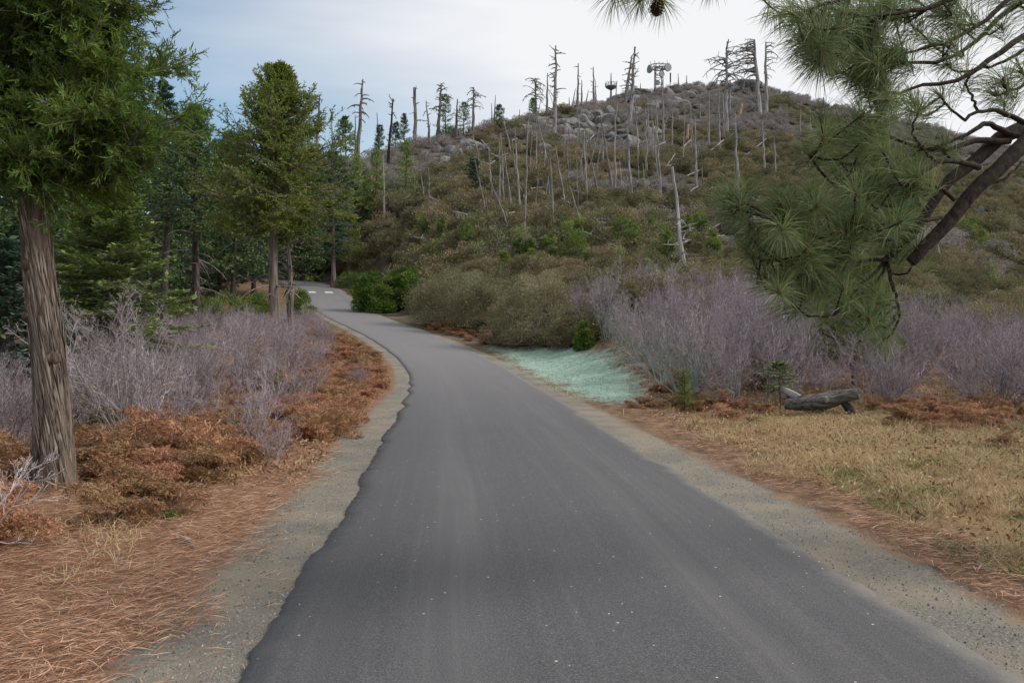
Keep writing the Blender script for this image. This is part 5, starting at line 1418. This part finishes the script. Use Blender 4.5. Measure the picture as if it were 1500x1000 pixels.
lowA = br(T_([(1335, 345), (1280, 352), (1207, 350), (1143, 325), (1110, 313), (1067, 286)], 4.8, 4.2), 0.019)
br(T_([(1147, 325), (1146, 305), (1143, 288)], 4.4, 4.35), 0.008); br(T_([(1092, 302), (1089, 292), (1096, 280)], 4.3, 4.25), 0.008); br(T_([(1120, 317), (1100, 312), (1066, 304)], 4.3, 4.25), 0.007); br(T_([(1178, 340), (1172, 320), (1168, 298)], 4.5, 4.4), 0.008)
br(T_([(1240, 352), (1183, 378), (1150, 382), (1127, 373), (1102, 352)], 4.7, 4.3), 0.014)
br(T_([(1150, 382), (1120, 380), (1096, 374)], 4.4, 4.3), 0.007)
br(T_([(1296, 384), (1257, 420), (1227, 457), (1197, 464), (1172, 455), (1157, 444)], 4.8, 4.4), 0.011)
br(T_([(1297, 380), (1290, 405), (1262, 430), (1220, 430), (1190, 424)], 4.85, 4.7), 0.010)
hang = br(T_([(1298, 382), (1306, 410), (1314, 440), (1318, 463), (1308, 488), (1292, 495)], 4.8, 4.7), 0.012)
br(T_([(1313, 437), (1300, 446), (1282, 442)], 4.78, 4.6), 0.008); br(T_([(1315, 447), (1295, 460), (1260, 459)], 4.78, 4.6), 0.008); br(T_([(1317, 457), (1305, 476), (1286, 478)], 4.75, 4.6), 0.008)
br(T_([(1377, 320), (1345, 322), (1290, 328), (1246, 325)], 4.7, 4.3), 0.012); br(T_([(1432, 270), (1470, 262), (1500, 235)], 4.7, 4.8), 0.012, tuft=False)
br(T_([(1372, 238), (1350, 215), (1335, 190), (1345, 168)], 4.7, 4.6), 0.009)
br(T_([(1350, 300), (1290, 300), (1230, 275), (1200, 248), (1185, 228)], 4.8, 4.4), 0.014)
br(T_([(1360, 280), (1310, 262), (1270, 245), (1235, 240)], 4.9, 4.6), 0.013)
br(T_([(1365, 320), (1330, 335), (1290, 345)], 5.0, 5.0), 0.012)
# high bough reaching across above the picture; its hanging tips show at the top edge
br([trunk_pt(4.6), np.array([-1.2, -0.3, 4.4]), np.array([-2.6, -0.5, 4.05]), pp(1000, -55, 4.5), pp(960, -28, 4.5), pp(935, 2, 4.5)], 0.04, 0.009)
br([pp(1090, -75, 4.55), pp(1060, -40, 4.5), pp(1040, -22, 4.5)], 0.012)
br([pp(980, -45, 4.5), pp(965, -20, 4.4), pp(968, 4, 4.4)], 0.009); br([pp(950, -30, 4.5), pp(915, -22, 4.5), pp(898, -6, 4.45)], 0.009)
for P, r0, r1 in limbs:
    mb = MB(); tube(mb, P, np.linspace(r0, r1, len(P)), 10 if r0 > 0.03 else 6, rough=0.06); mb.build('limb', M['pine_bark'], root, True)
# twigs and needle tufts through the bough masses, each grown from the nearest limb
allP = np.concatenate([P[2:] for P, r0, r1 in limbs if r0 < 0.03])
masses = [(1215, 45, 70, 45, 30, 4.4), (1280, 85, 50, 40, 15, 4.5), (1330, 40, 70, 40, 18, 4.7), (1430, 25, 60, 35, 10, 4.9), (1190, 85, 30, 30, 7, 4.3), (1255, 215, 55, 55, 20, 4.5), (1300, 245, 50, 40, 16, 4.5), (1215, 290, 70, 40, 22, 4.4), (1290, 310, 50, 30, 14, 4.6),
          (1120, 320, 50, 35, 12, 4.3), (1165, 365, 70, 40, 20, 4.4), (1230, 400, 50, 40, 12, 4.6), (1180, 425, 40, 30, 8, 4.5), (1290, 440, 30, 30, 5, 4.65), (1350, 180, 40, 35, 6, 4.7), (1260, 130, 40, 30, 8, 4.5), (1480, 110, 30, 40, 4, 4.8), (1500, 30, 30, 40, 5, 5.0), (1310, 360, 35, 25, 6, 4.9)]
twb = MB()
for mx, my, sx, sy, n_, dd in masses:
    for q in range(int(n_ * (0.75 if my < 150 else 0.52))):
        e_ = pp(mx + rng.uniform(-1.05, 1.05) * sx, my + rng.uniform(-1.05, 1.05) * sy, dd + rng.normal(0, 0.22))
        a_ = allP[np.argmin(np.linalg.norm(allP - e_, axis=1))]
        if np.linalg.norm(e_ - a_) > 0.5: e_ = a_ + (e_ - a_) * 0.5 / np.linalg.norm(e_ - a_)
        mid_ = (a_ + e_) / 2 + np.array([0, 0, -0.05]) + rng.normal(0, 0.03, 3)
        P = curve([a_, mid_, e_], 6)
        tube(twb, P, np.linspace(0.007, 0.0045, len(P)), 5)
        tips.append((P[-1], nrm(P[-1] - P[-3] + np.array([-0.05, 0, 0.02]))))
tag(twb.build('twigs', M['pine_bark'], root), kind='stuff')
def tuft(mb, bud, p, ax_, n_, L, W=0.0030, mat=0, droop=0.12):
    t_ = rng.random(n_)
    O = p - ax_ * (0.16 * t_ ** 1.5)[:, None] * (L / 0.2)
    S, U = perp(ax_[None]); ph = rng.random(n_) * 6.283
    an = np.radians(18 + 50 * rng.random(n_) + 18 * t_)
    D = nrm(ax_ * np.cos(an)[:, None] + (np.cos(ph)[:, None] * S + np.sin(ph)[:, None] * U) * np.sin(an)[:, None])
    Ln = L * (0.75 + 0.4 * rng.random(n_))
    D2 = nrm(D + np.array([0, 0, -droop]) + rng.normal(0, 0.04, D.shape))
    N = rdir(n_); S1 = nrm(np.cross(D, N)) * W / 2; M1 = O + D * (Ln * 0.5)[:, None]; E = M1 + D2 * (Ln * 0.5)[:, None]
    V = np.stack([O - S1 * 0.6, O + S1 * 0.6, M1 + S1, M1 - S1, E], 1); b_ = (np.arange(n_) * 5)[:, None]
    r_ = rng.random(n_) * 0.7 + 0.3 * rng.random()
    mb.add(V.reshape(-1, 3), b_ + np.array([[0, 1, 2, 3]]), mat, r_); mb.n -= len(V) * 5; mb.V.pop(); mb.V.append(V.reshape(-1, 3)); mb.n += len(V) * 5
    off = mb.n - len(V) * 5
    mb.F.append(off + b_ + np.array([[3, 2, 4]])); mb.M.append(np.full(n_, mat, np.int32)); mb.R.append(r_.astype(np.float32))
    if bud is not None: tube(bud, [p - ax_ * 0.03, p, p + ax_ * 0.025], [0.006, 0.008, 0.002], 5)
nb_, bb = MB(), MB()
for p, ax_ in tips: tuft(nb_, bb, p, ax_, 125, 0.155 + 0.07 * rng.random(), 0.0035, 0, 0.34)
tag(nb_.build('needles', M['pine_needle'], root), kind='stuff'); tag(bb.build('buds', M['bud'], root), kind='stuff')
# cone among the needles at the top edge
mb = MB(); c = pp(962, 8, 4.35)
for q in range(70):
    f_ = q / 70; a_ = q * 2.4; r_ = 0.036 * math.sin(0.25 + f_ * 2.75); o_ = c + np.array([0.0, 0, 0.045 - f_ * 0.10])
    dd_ = np.array([math.cos(a_), math.sin(a_), -0.35])
    leaves(mb, [o_ + dd_ * r_ * 0.2], [dd_], [[0, 0, 1.0]], r_ * 1.1 + 0.006, 0.022, 0)
mb.build('cone', M['cone'], root)

# ------------------------------------------------------------------ young pines, saplings
def young_pine(px, py, ytop, hw, label, leafm, ntuft, L, d=None):
    g = hit(px, py) if d is None else np.array([(px - 750) / F * d, d, tz((px - 750) / F * d, d)])
    H = at(px, ytop, g[1])[2] - g[2]; R = hw * g[1] / F
    o = empty('young_pine', tuple(g)); tag(o, label, 'tree')
    mb = MB(); tube(mb, [(0, 0, -0.1), (0.01, 0, H * 0.5), (0, 0.01, H * 0.93)], [0.008 + 0.009 * H, 0.006 + 0.006 * H, 0.005], 7); mb.build('trunk', M['pine_bark'], o)
    lb, nb2 = MB(), MB()
    for q in range(ntuft):
        h_ = H * (0.15 + 0.8 * (q + rng.random()) / ntuft); a_ = q * 2.4 + rng.normal(0, 0.3); r_ = R * (1 - 0.6 * h_ / H) * (0.2 + 0.85 * rng.random())
        e_ = np.array([math.cos(a_) * r_, math.sin(a_) * r_, h_ + 0.25 * r_]); s0 = np.array([0, 0, h_ - 0.15 * r_])
        P = curve([s0, (s0 + e_) / 2 + np.array([0, 0, -0.05 * r_]), e_], 4); tube(lb, P, np.linspace(0.008, 0.004, len(P)), 4)
        tuft(nb2, None, P[-1], nrm(P[-1] - P[-3] + np.array([0, 0, 0.25 * r_])), 90, L, 0.005, 0, 0.05)
    tuft(nb2, None, np.array([0, 0.01, H]), np.array([0, 0, 1.0]), 90, L, 0.005)
    tag(lb.build('limbs', M['pine_bark'], o), kind='stuff'); nb2.build('crown', M[leafm], o)
young_pine(1250, 560, 372, 84, 'yellow-green bushy young pine rising from the thicket behind the hanging bough', 'young_pine_needle', 230, 0.21, 17.5)
young_pine(1002, 605, 545, 16, 'small soft green pine seedling in the dead leaves beside the thicket', 'young_pine_needle', 12, 0.15)
g = hit(1143, 605); H = at(1143, 533, g[1])[2] - g[2]
conifer('fir_sapling', H, H * 0.42, 0.36, M['fir_leaf'], M['grey_bark'], 'small green fir sapling in front of the weathered log', loc=tuple(g), nb=26, nbl=8, nlf=9, lf=0.06, style='fir', tr=0.02, power=0.6)
for px, py, w_, h_ in ((1440, 545, 46, 60), (1400, 540, 36, 40)):
    bush_px(px, py, w_, h_, 'young_pine_needle', 'thin yellow-green leafy shoots poking from the right thicket', 'green shoots in the right thicket', lf=0.05, nleaf=160, seed=px, core='twig')
bush_px(252, 741, 20, 12, 'green_grass', 'tiny green weed alone on the needle carpet', name='weed', lf=0.05, nleaf=130, seed=5)
bush_px(455, 470, 20, 24, 'bright_leaf', 'small green sprout at the outer edge of the bend below the cedar', name='weed', lf=0.09, nleaf=300, seed=6)

# ------------------------------------------------------------------ weathered log, stake, stick
g = hit(1205, 607); d = g[1]; u_ = d / F
root = empty('weathered_log', tuple(g)); tag(root, 'weathered grey broken log lying at the front of the right thicket', 'log')
LP = lambda x, y, dd=0.0: at(x, y, d + dd) - g
mb = MB(); P = curve([LP(1150, 592, 0.3), LP(1185, 590, 0.1), LP(1210, 586), LP(1235, 580, -0.1), LP(1257, 576, -0.2)], 22)
r_ = np.interp(np.linspace(0, 1, len(P)), [0, 0.25, 0.5, 0.75, 1], [0.08, 0.13, 0.15, 0.12, 0.10])
th_ = np.linspace(0, 2 * math.pi, 24, endpoint=False); sl_ = np.linspace(0, 1, len(P))
gro = 1 + 0.22 * (vnoise(th_[None, :] * 2.5 + 30 + 0 * sl_[:, None], sl_[:, None] * 3 + 5 + 0 * th_[None, :], 8) - 0.5) + 0.16 * (vnoise(th_[None, :] * 7 + 30 + 0 * sl_[:, None], sl_[:, None] * 4 + 5 + 0 * th_[None, :], 9) - 0.5)
T1 = nrm(np.gradient(P, axis=0)); S1, U1 = perp(T1)
Vl = P[:, None, :] + (r_[:, None] * gro)[..., None] * (np.cos(th_)[None, :, None] * S1[:, None, :] + np.sin(th_)[None, :, None] * U1[:, None, :])
i, j = np.meshgrid(np.arange(len(P) - 1), np.arange(24), indexing='ij'); j2 = (j + 1) % 24
mb.add(Vl.reshape(-1, 3), np.stack([i * 24 + j, i * 24 + j2, (i + 1) * 24 + j2, (i + 1) * 24 + j], -1).reshape(-1, 4))
mb.add(Vl[-1], np.arange(24)[None]); mb.add(Vl[0], np.arange(24)[None, ::-1])
mb.build('trunk', M['log_wood'], root)
mb = MB(); tube(mb, [P[6], P[6] + np.array([-0.12, 0.2, 0.12]), P[6] + np.array([-0.32, 0.35, 0.24])], [0.08, 0.07, 0.05], 9, rough=0.1); mb.build('branch_stub', M['dead_wood'], root)
mb = MB(); k_ = P[11] + np.array([0, -0.145, 0.03]); tube(mb, [k_, k_ + np.array([0, -0.03, 0]), k_ + np.array([0, -0.032, 0])], [0.055, 0.045, 0.02], 10, rough=0.1); mb.build('knot', M['dark_dead_wood'], root)
mb = MB(); tube(mb, [LP(1236, 590, -0.1), LP(1243, 598, -0.15), LP(1250, 607, -0.2)], [0.06, 0.075, 0.05], 9, rough=0.15); mb.build('split_piece', M['charred_wood'], root)
g = hit(912, 609); mb = MB(); tube(mb, [(0, 0, -0.05), (0.005, 0, 0.07), (0.012, 0, 0.13)], [0.018, 0.018, 0.014], 6, rough=0.15)
o = mb.build('wooden_stake', M['split_wood']); o.location = g; tag(o, 'short brown stake stub in the bare dirt below the mint patch', 'stake')
def stick(pxs, r, label, name='stick'):
    W_ = [hit(*p) + np.array([0, 0, r * 1.2]) for p in pxs]; o = empty(name, tuple(W_[0])); mb = MB(); P = curve([w - W_[0] for w in W_], 8)
    tube(mb, P, np.linspace(r, r * 0.6, len(P)), 6, rough=0.1); me = mb.mesh(name, M['dead_wood']); bpy.data.objects.remove(o)
    tag(link(name, me, loc=W_[0]), label, 'stick')
stick([(1398, 826), (1425, 832), (1446, 842), (1464, 850)], 0.010, 'pale fallen stick lying at the edge of the grass by the gravel')
stick([(1420, 830), (1419, 818), (1427, 808)], 0.005, 'thin curled twig beside the pale fallen stick')
stick([(258, 795), (270, 803), (286, 807)], 0.014, 'small broken bark piece on the needle carpet')
